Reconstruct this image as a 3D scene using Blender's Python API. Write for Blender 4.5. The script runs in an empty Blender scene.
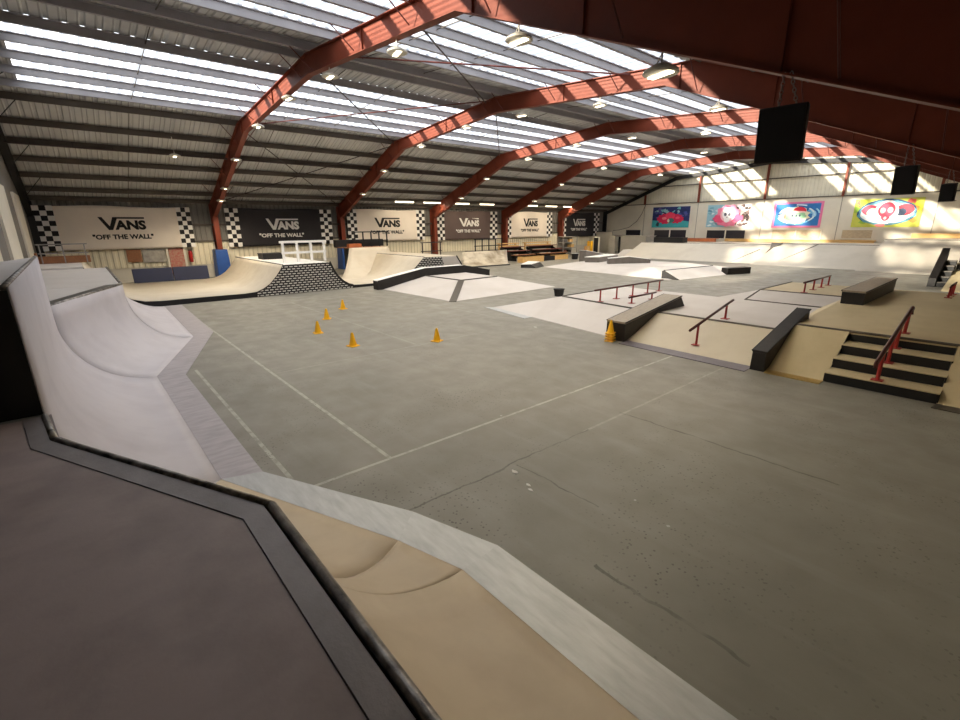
import bpy, bmesh, math, random
from mathutils import Vector, Matrix
random.seed(7)
S = bpy.context.scene
COL = S.collection
R = math.radians

# ------------------------------------------------------------------ materials
def lin(c):
    return tuple(((v/255)/12.92 if v/255 <= .04045 else ((v/255+.055)/1.055)**2.4) for v in c)
class G:
    """tiny node helper"""
    def __init__(s, name):
        s.m = bpy.data.materials.new(name); s.m.use_nodes = True
        s.t = s.m.node_tree; s.n = s.t.nodes; s.n.clear()
        s.out = s.n.new('ShaderNodeOutputMaterial')
        s.tc = s.n.new('ShaderNodeTexCoord')
    def link(s, a, b): s.t.links.new(a, b)
    def put(s, sock, v):
        if isinstance(v, (int, float)): sock.default_value = v
        elif isinstance(v, tuple): sock.default_value = (*v, 1) if len(v) == 3 and sock.type == 'RGBA' else v
        else: s.link(v, sock)
    def math(s, op, a, b=0.0):
        n = s.n.new('ShaderNodeMath'); n.operation = op
        s.put(n.inputs[0], a); s.put(n.inputs[1], b); return n.outputs[0]
    def noise(s, scale, detail=3.0, vec=None, rough=.55):
        n = s.n.new('ShaderNodeTexNoise'); n.inputs['Scale'].default_value = scale
        n.inputs['Detail'].default_value = detail; n.inputs['Roughness'].default_value = rough
        s.link(vec if vec is not None else s.tc.outputs['Object'], n.inputs['Vector']); return n.outputs['Fac']
    def ramp(s, fac, lo, hi):
        n = s.n.new('ShaderNodeMapRange'); n.inputs[1].default_value = lo; n.inputs[2].default_value = hi
        s.put(n.inputs[0], fac); return n.outputs[0]
    def mix(s, f, a, b):
        n = s.n.new('ShaderNodeMix'); n.data_type = 'RGBA'
        s.put(n.inputs[0], f); s.put(n.inputs[6], a); s.put(n.inputs[7], b); return n.outputs[2]
    def scale(s, sx, sy, sz, vec=None):
        n = s.n.new('ShaderNodeMapping'); n.inputs['Scale'].default_value = (sx, sy, sz)
        s.link(vec if vec is not None else s.tc.outputs['Object'], n.inputs['Vector']); return n.outputs[0]
    def xyz(s):
        n = s.n.new('ShaderNodeSeparateXYZ'); s.link(s.tc.outputs['Object'], n.inputs[0]); return n.outputs
    def pbr(s, col, rough=.6, metal=0.0, bump=None, bs=.1, spec=.5):
        b = s.n.new('ShaderNodeBsdfPrincipled')
        s.put(b.inputs['Base Color'], col); s.put(b.inputs['Roughness'], rough); s.put(b.inputs['Metallic'], metal)
        b.inputs['Specular IOR Level'].default_value = spec
        if bump is not None:
            n = s.n.new('ShaderNodeBump'); n.inputs['Strength'].default_value = bs; n.inputs['Distance'].default_value = .02
            s.link(bump, n.inputs['Height']); s.link(n.outputs[0], b.inputs['Normal'])
        s.link(b.outputs[0], s.out.inputs[0]); return b
def mat(name, c, rough=.6, metal=0.0, var=.12, sc=3.0, stretch=(1, 1, 1), bs=.08, c2=None, spec=.5):
    g = G(name); c = lin(c)
    vec = g.scale(*stretch)
    f = g.ramp(g.noise(sc, 5, vec), .32, .68)
    a = tuple(v*(1-var) for v in c); b = tuple(min(1, v*(1+var)) for v in c)
    if c2: b = lin(c2)
    col = g.mix(f, a, b)
    fine = g.noise(sc*14, 2, vec)
    g.pbr(col, g.math('ADD', g.math('MULTIPLY', fine, .18), rough-.09), metal, fine, bs, spec)
    return g.m
def emit(name, c, st):
    g = G(name); e = g.n.new('ShaderNodeEmission'); e.inputs[0].default_value = (*lin(c), 1); e.inputs[1].default_value = st
    g.link(e.outputs[0], g.out.inputs[0]); return g.m

def floor_mat():
    g = G('painted_concrete'); X, Y, Z = g.xyz()
    big = g.ramp(g.noise(.35, 4), .3, .7); mid = g.ramp(g.noise(2.2, 6), .3, .7)
    col = g.mix(big, lin((130, 127, 117)), lin((145, 141, 131)))
    col = g.mix(g.math('MULTIPLY', mid, .35), col, lin((116, 113, 104)))
    # scuffed streaks along the hall
    st = g.ramp(g.noise(1.0, 5, g.scale(.5, 4, 1)), .55, .8)
    col = g.mix(g.math('MULTIPLY', st, .35), col, lin((158, 156, 148)))
    def line(c, v, hw, o, lo, hi):
        a = g.math('LESS_THAN', g.math('ABSOLUTE', g.math('SUBTRACT', c, v)), hw)
        return g.math('MULTIPLY', a, g.math('MULTIPLY', g.math('GREATER_THAN', o, lo), g.math('LESS_THAN', o, hi)))
    wob = g.math('MULTIPLY', g.math('SUBTRACT', g.noise(2.0, 5), .5), .16)
    wear = g.ramp(g.noise(6, 4), .3, .55)
    lines = None
    for l in (line(Y, 2.33, .024, X, -18, -4.4), line(Y, 1.29, .024, X, -9.95, -4.68), line(X, -4.38, .022, Y, 1.42, 9.6)):
        lines = l if lines is None else g.math('MAXIMUM', lines, l)
    col = g.mix(g.math('MULTIPLY', lines, g.math('MULTIPLY', wear, .75)), col, lin((186, 184, 174)))
    faint = None
    for l in (line(X, -8.68, .02, Y, 2.3, 7.5), line(Y, 5.52, .03, X, -17, -8.6), line(X, -3.34, .02, Y, 4.6, 9.3), line(Y, 9.05, .03, X, -13.5, -10)):
        faint = l if faint is None else g.math('MAXIMUM', faint, l)
    col = g.mix(g.math('MULTIPLY', faint, g.math('MULTIPLY', wear, .38)), col, lin((176, 174, 164)))
    Xw = g.math('ADD', X, wob); Yw = g.math('ADD', Y, wob)
    cr = line(Xw, -3.34, .012, Y, 1.9, 4.7)
    for l in (line(Yw, 2.66, .014, X, -1.75, -.6), line(Yw, 5.53, .014, X, -3.4, -.8), line(Yw, 3.35, .008, X, -3.3, -2.2)):
        cr = g.math('MAXIMUM', cr, l)
    col = g.mix(g.math('MULTIPLY', g.math('MULTIPLY', cr, g.ramp(g.noise(3.5, 4), .3, .6)), .6), col, lin((62, 60, 50)))
    # dark pits and pale chips
    v = g.n.new('ShaderNodeTexVoronoi'); v.inputs['Scale'].default_value = 20; g.link(g.tc.outputs['Object'], v.inputs['Vector'])
    dens = g.ramp(g.noise(.8, 4), .45, .66)
    pit = g.math('MULTIPLY', g.math('LESS_THAN', v.outputs['Distance'], .2), dens)
    col = g.mix(g.math('MULTIPLY', pit, .7), col, lin((66, 62, 54)))
    v2 = g.n.new('ShaderNodeTexVoronoi'); v2.inputs['Scale'].default_value = 2.1; g.link(g.tc.outputs['Object'], v2.inputs['Vector'])
    chip = g.math('MULTIPLY', g.math('LESS_THAN', v2.outputs['Distance'], .035), g.ramp(g.noise(.8, 2), .5, .52))
    col = g.mix(g.math('MULTIPLY', chip, .7), col, lin((190, 188, 184)))
    fine = g.noise(30, 3)
    g.pbr(col, g.math('ADD', g.math('MULTIPLY', mid, .2), .42), 0, fine, .06, .4)
    return g.m
def skylight_mat():
    g = G('translucent_sheet'); X, Y, Z = g.xyz()
    rib = g.math('LESS_THAN', g.math('FRACT', g.math('MULTIPLY', Y, 3.0)), .38)
    dirt = g.ramp(g.noise(1.6, 4, g.scale(1, 3, 1)), .25, .8)
    k = g.math('ADD', .66, g.math('MULTIPLY', dirt, .14)); k = g.math('SUBTRACT', k, g.math('MULTIPLY', rib, .36))
    cmb = g.n.new('ShaderNodeCombineColor'); g.put(cmb.inputs[0], g.math('MULTIPLY', k, .97)); g.put(cmb.inputs[1], g.math('MULTIPLY', k, .98)); g.put(cmb.inputs[2], k)
    tr = g.n.new('ShaderNodeBsdfTransparent'); g.link(cmb.outputs[0], tr.inputs[0])
    tl = g.n.new('ShaderNodeBsdfTranslucent'); tl.inputs[0].default_value = (.8, .84, .9, 1)
    mx = g.n.new('ShaderNodeMixShader'); mx.inputs[0].default_value = .34
    g.link(tr.outputs[0], mx.inputs[1]); g.link(tl.outputs[0], mx.inputs[2]); g.link(mx.outputs[0], g.out.inputs[0])
    return g.m
def brick_mat():
    g = G('black_white_weave'); X, Y, Z = g.xyz()
    cmb = g.n.new('ShaderNodeCombineXYZ'); g.link(Y, cmb.inputs[0]); g.link(Z, cmb.inputs[1])
    b = g.n.new('ShaderNodeTexBrick'); g.link(cmb.outputs[0], b.inputs['Vector'])
    b.inputs['Color1'].default_value = (*lin((222, 220, 214)), 1); b.inputs['Color2'].default_value = (*lin((205, 203, 198)), 1)
    b.inputs['Mortar'].default_value = (*lin((22, 22, 24)), 1); b.inputs['Scale'].default_value = 1
    b.inputs['Brick Width'].default_value = .19; b.inputs['Row Height'].default_value = .095; b.inputs['Mortar Size'].default_value = .030
    b.inputs['Mortar Smooth'].default_value = .1
    g.pbr(b.outputs['Color'], .6); return g.m
def sheet_mat(name, c, rough=.6, per=3.0, dark=.6, axis=1):
    """profiled metal: thin dark lap lines at the profile pitch"""
    g = G(name); o = g.xyz(); c = lin(c)
    lap = g.math('LESS_THAN', g.math('FRACT', g.math('MULTIPLY', o[axis], per)), .10)
    f = g.ramp(g.noise(.9, 4), .3, .7)
    col = g.mix(f, tuple(v*.9 for v in c), tuple(v*1.08 for v in c))
    col = g.mix(g.math('MULTIPLY', lap, dark), col, tuple(v*.35 for v in c))
    g.pbr(col, rough); return g.m
def worn_wood(name, c, dark, amt=.5, sc=1.4):
    g = G(name)
    f = g.ramp(g.noise(sc, 6), .45, .75); s2 = g.ramp(g.noise(5, 4, g.scale(1, .35, 1)), .5, .8)
    col = g.mix(g.math('MULTIPLY', f, amt), lin(c), lin(dark))
    col = g.mix(g.math('MULTIPLY', s2, amt*.45), col, lin(dark))
    fine = g.noise(45, 2); g.pbr(col, .5, 0, fine, .04, .35); return g.m

M = {}
M['floor'] = floor_mat()
M['skylight'] = skylight_mat()
M['weave'] = brick_mat()
M['roof'] = sheet_mat('roof_sheet', (190, 190, 190), .7, 3.0, .55)
M['clad'] = sheet_mat('wall_sheet_grey', (120, 116, 110), .7, 4.0, .5)
M['slat'] = sheet_mat('wall_sheet_cream', (222, 212, 186), .7, 4.0, .4)
M['gable'] = sheet_mat('gable_sheet', (212, 206, 186), .7, 4.0, .3, 0)
M['dado'] = mat('painted_block', (205, 198, 182), .8, 0, .08, 1.2)
M['whitewall'] = mat('white_panel', (216, 209, 192), .75, 0, .07, .6, c2=(224, 217, 200))
M['steel_red'] = mat('rust_red_paint', (112, 52, 35), .55, 0, .12, 1.5, spec=.25)
M['brace_red'] = mat('brace_paint', (92, 40, 34), .6)
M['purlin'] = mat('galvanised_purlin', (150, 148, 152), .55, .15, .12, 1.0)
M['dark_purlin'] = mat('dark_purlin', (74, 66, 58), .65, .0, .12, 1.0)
M['rod'] = mat('dark_rod', (60, 48, 46), .6)
M['white_ramp'] = worn_wood('white_ramp_sheet', (200, 196, 202), (178, 173, 180), .6)
M['cream_ramp'] = worn_wood('cream_ramp_sheet', (208, 197, 178), (188, 173, 150), .5)
M['tan_ramp'] = worn_wood('tan_ramp_ply', (206, 190, 164), (178, 160, 134), .6)
M['lamplit_course_ply'] = worn_wood('lamplit_course_ply', (206, 190, 154), (180, 162, 124), .6, .8)  # yellower than the pale ply: warm lamp light put into the colour
M['course_pale'] = worn_wood('pale_course_ply', (208, 197, 176), (188, 174, 150), .5, .8)
M['far_white'] = worn_wood('far_ramp_sheet', (204, 196, 182), (184, 175, 160), .5, .8)
M['course_white'] = worn_wood('pale_course_sheet', (203, 197, 193), (182, 174, 166), .5, .8)
M['stained_ply'] = worn_wood('stained_ply', (206, 196, 178), (104, 84, 54), 1.0, .9)
M['deck'] = worn_wood('dark_deck_ply', (176, 162, 161), (146, 133, 132), .8, 2.2)
M['deck_steel'] = mat('deck_edge_steel', (142, 135, 135), .5, .3, .14, 4)
M['coping'] = mat('worn_coping', (58, 54, 52), .38, .7, .3, 9, (1, 1, 1), .1, (170, 164, 156))
M['plate'] = mat('scuffed_steel', (182, 184, 184), .5, .35, .12, 3, (1, 5, 1))
M['plate_dark'] = mat('scuffed_steel_dark', (172, 166, 170), .5, .25, .14, 3, (4, 1, 1))
M['plate_purple'] = mat('dull_purple_plate', (116, 110, 118), .5, .2, .12, 3)
M['yellow_sheen'] = mat('yellow_sheen_plate', (196, 166, 96), .3, .7, .12, 6)  # yellow colour stands in for a sheen of warm light
M['black'] = mat('black_paint', (16, 15, 16), .6, 0, .2, 4)
M['black_ledge'] = mat('black_ledge_paint', (19, 17, 17), .5, 0, .25, 7, c2=(33, 28, 26))
M['ledge_top'] = mat('worn_ledge_top', (152, 140, 124), .5, .1, .14, 6, (4, 1, 1))
M['edge'] = mat('edge_steel', (92, 86, 78), .45, .5, .15, 5)
M['grey_ledge'] = mat('grey_ledge', (112, 106, 100), .65, 0, .12, 4)
M['white'] = mat('white_paint', (236, 234, 230), .5, 0, .04, 3)
M['rail_red'] = mat('red_rail_paint', (158, 44, 40), .45, .1, .1, 6)
M['rail_worn'] = mat('worn_rail_top', (92, 58, 54), .35, .6, .2, 9)
M['navy'] = mat('navy_vinyl', (22, 28, 62), .5, 0, .1, 3)
M['blue'] = mat('blue_vinyl', (34, 78, 150), .5, 0, .1, 3)
M['yellow'] = mat('yellow_plastic', (246, 184, 18), .4, 0, .05, 3)
M['wood'] = mat('pine_board', (222, 178, 112), .6, 0, .16, 2.5, (1, 6, 6))
M['wood_brown'] = mat('brown_board', (140, 92, 58), .6, 0, .16, 2.5, (1, 5, 5))
M['wood_red'] = mat('redbrown_plank', (104, 52, 42), .6, 0, .16, 2.5, (1, 5, 5))
M['grey_board'] = mat('grey_board', (150, 144, 134), .75, 0, .08, 1.5)
M['rail_grey'] = mat('galvanised_tube', (150, 146, 142), .45, .5)
M['speaker'] = mat('speaker_black', (20, 17, 19), .75, 0, .15, 6)
M['grille'] = mat('speaker_grille', (14, 12, 14), .85, 0, .3, 60)
M['chain'] = mat('zinc_chain', (130, 118, 112), .4, .7)
M['lamp_body'] = mat('lamp_housing', (196, 190, 178), .45, .3)
M['lens'] = emit('lamp_lens', (255, 240, 205), 6.0)
M['tube'] = emit('tube_light', (255, 238, 200), 5.0)
M['b_white'] = mat('banner_cream', (226, 214, 200), .85, 0, .05, 1)
M['b_black'] = mat('banner_black', (40, 36, 38), .85, 0, .1, 1)
M['b_brown'] = mat('banner_grey_brown', (92, 76, 72), .85, 0, .1, 1)
M['ink'] = mat('print_black', (26, 23, 23), .85, 0, .08, 2)
M['print_white'] = mat('print_white', (228, 224, 218), .85, 0, .04, 2)
M['glass_dark'] = mat('dark_window_glass', (48, 46, 52), .12, 0, .1, 1)
M['glass_lit'] = mat('lit_blind_window', (186, 168, 138), .4, 0, .16, 2.5, (2, 1, 8))  # lighter than the dark panes: the lit look is in the colour
M['red'] = mat('red_enamel', (176, 26, 26), .35)
M['scrap'] = mat('paper_scrap', (222, 220, 216), .8)
M['orange'] = mat('orange_board', (186, 106, 62), .7)
M['graffiti'] = mat('pink_sprayed_board', (206, 168, 146), .7, 0, .25, 9, c2=(176, 84, 72))
M['grey_art'] = mat('grey_sprayed_board', (186, 180, 168), .7, 0, .1, 5, c2=(140, 134, 128))

# ------------------------------------------------------------------ mesh helpers
def origin_of(o):
    v = Vector((0, 0, 0))
    while o is not None:
        v += o.location; o = o.parent
    return v
class MB:
    def __init__(s): s.v = []; s.f = []; s.mi = []
    def add(s, vs, fs, mi=0):
        b = len(s.v); s.v += [tuple(v) for v in vs]
        s.f += [tuple(b+i for i in f) for f in fs]; s.mi += [mi]*len(fs); return s
    def box(s, x0, x1, y0, y1, z0, z1, mi=0):
        return s.hexa([(x0, y0, z0), (x1, y0, z0), (x1, y1, z0), (x0, y1, z0)], [(x0, y0, z1), (x1, y0, z1), (x1, y1, z1), (x0, y1, z1)], mi)
    def hexa(s, b, t, mi=0):
        return s.add(list(b)+list(t), [(3, 2, 1, 0), (4, 5, 6, 7), (0, 1, 5, 4), (1, 2, 6, 5), (2, 3, 7, 6), (3, 0, 4, 7)], mi)
    def prism(s, poly, axis, a, b, mi=0):
        f = {'x': lambda p, t: (t, p[0], p[1]), 'y': lambda p, t: (p[0], t, p[1]), 'z': lambda p, t: (p[0], p[1], t)}[axis]
        n = len(poly)
        vs = [f(p, a) for p in poly]+[f(p, b) for p in poly]
        fs = [tuple(range(n)), tuple(range(2*n-1, n-1, -1))]+[(i, (i+1) % n, n+(i+1) % n, n+i) for i in range(n)]
        return s.add(vs, fs, mi)
    def slab(s, poly3, down, mi=0):
        """closed slab under a 3D polygon"""
        n = len(poly3); vs = list(poly3)+[(p[0], p[1], (p[2]-down) if not callable(down) else down(p)) for p in poly3]
        return s.add(vs, [tuple(range(n)), tuple(range(2*n-1, n-1, -1))]+[(i, n+i, n+(i+1) % n, (i+1) % n) for i in range(n)], mi)
    def tube(s, pts, r, n=8, mi=0, closed=False):
        pts = [Vector(p) for p in pts]; N = len(pts); rings = []
        for i, p in enumerate(pts):
            if closed: d = pts[(i+1) % N]-pts[i-1]
            else: d = pts[min(i+1, N-1)]-pts[max(i-1, 0)]
            d.normalize(); up = Vector((0, 0, 1)) if abs(d.z) < .95 else Vector((1, 0, 0))
            a = d.cross(up).normalized(); b = a.cross(d)
            rings.append([p+(a*math.cos(t)+b*math.sin(t))*r for t in [2*math.pi*k/n for k in range(n)]])
        vs = [v for ring in rings for v in ring]; fs = []
        for i in range(N if closed else N-1):
            j = (i+1) % N
            for k in range(n): fs.append((i*n+k, i*n+(k+1) % n, j*n+(k+1) % n, j*n+k))
        if not closed: fs += [tuple(range(n-1, -1, -1)), tuple((N-1)*n+k for k in range(n))]
        return s.add(vs, fs, mi)
    def lathe(s, prof, c=(0, 0, 0), n=20, mi=0):
        vs = []; fs = []
        for r, z in prof:
            for k in range(n):
                a = 2*math.pi*k/n; vs.append((c[0]+r*math.cos(a), c[1]+r*math.sin(a), c[2]+z))
        for i in range(len(prof)-1):
            for k in range(n): fs.append((i*n+k, i*n+(k+1) % n, (i+1)*n+(k+1) % n, (i+1)*n+k))
        fs += [tuple(range(n-1, -1, -1)), tuple((len(prof)-1)*n+k for k in range(n))]
        return s.add(vs, fs, mi)
    def grid(s, fn, nu, nv, mi=0):
        vs = [fn(i/nu, j/nv) for j in range(nv+1) for i in range(nu+1)]
        fs = [(j*(nu+1)+i, j*(nu+1)+i+1, (j+1)*(nu+1)+i+1, (j+1)*(nu+1)+i) for j in range(nv) for i in range(nu)]
        return s.add(vs, fs, mi)
    def build(s, name, mats, parent=None, smooth=False, bevel=0, solid=0, recalc=True):
        if not isinstance(mats, (list, tuple)): mats = [mats]
        me = bpy.data.meshes.new(name)
        if parent is not None: off = origin_of(parent); loc = Vector((0, 0, 0))
        else:
            xs, ys, zs = zip(*s.v); off = Vector(((min(xs)+max(xs))/2, (min(ys)+max(ys))/2, min(zs))); loc = off
        if s.keep_world: off = Vector((0, 0, 0)); loc = off
        me.from_pydata([tuple(Vector(v)-off) for v in s.v], [], s.f)
        for m in mats: me.materials.append(M[m] if isinstance(m, str) else m)
        for p, i in zip(me.polygons, s.mi): p.material_index = i
        if recalc:
            bm = bmesh.new(); bm.from_mesh(me); bmesh.ops.recalc_face_normals(bm, faces=bm.faces); bm.to_mesh(me); bm.free()
        if smooth:
            for p in me.polygons: p.use_smooth = True
        me.update()
        o = bpy.data.objects.new(name, me); COL.objects.link(o); o.location = loc
        if parent is not None: o.parent = parent
        if solid:
            md = o.modifiers.new('thick', 'SOLIDIFY'); md.thickness = solid; md.offset = 0
        if bevel:
            md = o.modifiers.new('bevel', 'BEVEL'); md.width = bevel; md.segments = 2; md.limit_method = 'ANGLE'
        return o
    keep_world = False
def tag(o, label, cat, group=None):
    o['label'] = label; o['category'] = cat
    if group: o['group'] = group
    return o
def thing(name, label, cat, loc, group=None):
    o = bpy.data.objects.new(name, None); COL.objects.link(o); o.location = loc; o.empty_display_size = .2
    return tag(o, label, cat, group)
def struct(name, mb, mats, parent=None, **k):
    mb.keep_world = parent is None
    o = mb.build(name, mats, parent, **k)
    if parent is None: o['kind'] = 'structure'
    return o
def copy_tree(o, parent=None):
    c = o.copy(); COL.objects.link(c)
    if parent is not None: c.parent = parent
    for ch in list(o.children): copy_tree(ch, c)
    return c

# ------------------------------------------------------------------ hall dimensions
XL, XR, YN, YF = -29.45, .95, -1.42, 42.0
RX = -14.35                                   # ridge line
FY = [5.95+7.2*i for i in range(5)]           # frames in front of the camera
def roof_z(x):
    a = abs(x-RX)
    return 7.50-(a*.0784) if a < 7.65 else 6.90-(a-7.65)*.388
def ribbed(mb, xs, y0, y1, zf, mi=0, pitch=1/3, h=.035, dz=0):
    """trapezoid-profiled sheet running across the ribs along y"""
    ys = []; y = y0
    while y < y1-1e-6:
        for f, hh in ((0, 0), (.08, h), (.30, h), (.38, 0)):
            if y+f*pitch < y1: ys.append((y+f*pitch, hh))
        y += pitch
    ys.append((y1, 0)); n = len(ys)
    vs = [(x, yy, zf(x)+hh+dz) for x in xs for yy, hh in ys]
    fs = [(i*n+k, i*n+k+1, (i+1)*n+k+1, (i+1)*n+k) for i in range(len(xs)-1) for k in range(n-1)]
    mb.add(vs, fs, mi)
SKY_A = (-21.25, -16.24); SKY_B = (-12.6, -7.4)
b = MB()
for x0, x1 in ((XL-.15, -22.0), (-22.0, SKY_A[0]), (SKY_A[1], RX), (RX, SKY_B[0]), (SKY_B[1], -6.7), (-6.7, XR+.1)):
    ribbed(b, [x0, x1], YN-.2, YF+.2, roof_z)
for x0, x1 in (SKY_A, SKY_B): ribbed(b, [x0, x1], YN-.2, -.42, roof_z)
struct('ceiling', b, 'roof', recalc=False)
for k, (x0, x1) in enumerate((SKY_A, SKY_B)):
    b = MB(); ribbed(b, [x0-.08, x1+.08], -.42, YF+.1, roof_z, dz=-.012)
    struct('window_%d' % (k+1), b, 'skylight', recalc=False)
# purlins: each one a full-length line along the hall
px = [-29.2, -28.35, -27.15, -25.92, -24.7, -23.5, -22.15, -20.95, -19.72, -18.5, -17.3, -16.15, -14.75]
n = 1
for x in px+[2*RX-v for v in px]:
    z = roof_z(x)-.03; b = MB(); w = .035; d = .2
    b.box(x-w/2, x+w/2, YN, YF, z-d, z); b.box(x-w/2-.05, x-w/2, YN, YF, z-d, z-d+.02); b.box(x+w/2, x+w/2+.05, YN, YF, z-.02, z)
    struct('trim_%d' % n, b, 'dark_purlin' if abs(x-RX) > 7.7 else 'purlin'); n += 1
# sag rods between purlins, mid-bay, thin; part of the roof trim
for x0, x1 in ((-29.2, -22.15), (-20.95, -14.75), (-13.95, -7.75)):
    for y in [2.35+7.2*i for i in range(6)]+[.2+7.2*i for i in range(1, 6)]:
        b = MB(); b.tube([(x0, y, roof_z(x0)-.13), (x1, y, roof_z(x1)-.13)], .012, 5)
        struct('trim_%d' % n, b, 'dark_purlin'); n += 1

# floor
b = MB(); b.box(XL-.2, XR+.2, YN-.2, YF+.2, -.3, 0); struct('floor', b, 'floor')
# left wall: block dado, cream profiled lining, grey cladding above
b = MB()
b.box(XL-.2, XL, YN-.2, YF+.2, 0, .72, 0)
def vrib(mb, y0, y1, z0, z1, x, mi, pitch=.25, h=.03):
    ys = []; y = y0
    while y < y1:
        for f, hh in ((0, 0), (.12, h), (.55, h), (.67, 0)): ys.append((y+f*pitch, hh))
        y += pitch
    n = len(ys); vs = [(x+hh, yy, z) for z in (z0, z1) for yy, hh in ys]
    mb.add(vs, [(k, k+1, n+k+1, n+k) for k in range(n-1)], mi)
vrib(b, YN-.1, YF, .72, 1.95, XL+.02, 1); vrib(b, YN-.1, YF, 1.95, 4.0, XL-.05, 2)
b.box(XL-.2, XL-.1, YN-.2, YF+.2, .7, 4.0, 2); b.box(XL-.05, XL+.09, YN, YF, 1.9, 1.98, 3); b.box(XL-.05, XL+.07, YN, YF, 2.75, 2.85, 3)
struct('wall_left', b, ['dado', 'slat', 'clad', 'dark_purlin'], recalc=False)
# near wall (behind the camera) with pale pilasters, right wall
prof = [(XL-.2, 0), (XR+.2, 0), (XR+.2, roof_z(XR)), (-6.7, 6.9), (RX, 7.5), (-22, 6.9), (XL-.2, roof_z(XL))]
b = MB(); b.prism(prof, 'y', YN-.2, YN, 0); struct('wall_front', b, ['clad'])
b = MB(); b.box(XR, XR+.2, YN-.2, YF+.2, 0, 3.9); struct('wall_right', b, 'dado')
for x0, x1 in ((-26.3, -23.7), (-20.9, -17.9), (-15.5, -12.5)):
    b = MB(); b.box(x0, x1, YN, YN+.06, 0, 3.9); struct('trim_%d' % n, b, 'whitewall'); n += 1
# far wall: white panels below, profiled gable above
b = MB()
b.prism([(XL-.2, 0), (XR+.2, 0), (XR+.2, 3.4), (-3.0, 4.42), (-26.9, 4.42), (XL-.2, 3.45)], 'y', YF, YF+.2, 0)
xs = []
for i in range(int(30/.25)+1):
    x = XL+i*.25
    for f, hh in ((0, 0), (.12, .03), (.55, .03), (.67, 0)):
        if x+f*.25 < XR: xs.append((x+f*.25, hh))
m_ = len(xs)
vs = [(x, YF+.1-hh, 3.3) for x, hh in xs]+[(x, YF+.1-hh, roof_z(x)+.02) for x, hh in xs]
b.add(vs, [(k, k+1, m_+k+1, m_+k) for k in range(m_-1)], 1)
b.box(XL, XR, YF-.06, YF+.05, 4.40, 4.47, 2)
struct('wall_back', b, ['whitewall', 'gable', 'dark_purlin'], recalc=False)
for x in (-24.95, -19.85, -14.6, -9.58, -4.55):
    b = MB(); b.box(x-.02, x+.02, YF-.025, YF, 0, 4.4); struct('trim_%d' % n, b, 'grey_board'); n += 1
for z, x0, x1 in ((5.92, -23.5, -5.2),):
    b = MB(); b.box(x0, x1, YF-.1, YF-.02, z-.04, z+.04); struct('trim_%d' % n, b, 'dark_purlin'); n += 1
for x in (-24.95, -19.85, -14.6, -9.58, -4.55):
    b = MB(); b.box(x-.07, x+.07, YF-.16, YF-.145, 4.4, roof_z(x)-.2); b.box(x-.07, x+.07, YF-.02, YF-.005, 4.4, roof_z(x)-.2); b.box(x-.008, x+.008, YF-.15, YF-.01, 4.4, roof_z(x)-.2)
    struct('trim_%d' % n, b, 'steel_red'); n += 1
b = MB()   # gable rafter
for x0, x1 in ((XL, -22.0), (-22.0, RX), (RX, -6.7), (-6.7, XR)):
    b.hexa([(x0, YF-.2, roof_z(x0)-.5), (x1, YF-.2, roof_z(x1)-.5), (x1, YF-.05, roof_z(x1)-.5), (x0, YF-.05, roof_z(x0)-.5)],
           [(x0, YF-.2, roof_z(x0)-.2), (x1, YF-.2, roof_z(x1)-.2), (x1, YF-.05, roof_z(x1)-.2), (x0, YF-.05, roof_z(x0)-.2)])
b.box(XL, XL+.35, YF-.25, YF-.05, 0, 3.9)
struct('trim_%d' % n, b, 'black'); n += 1

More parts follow.
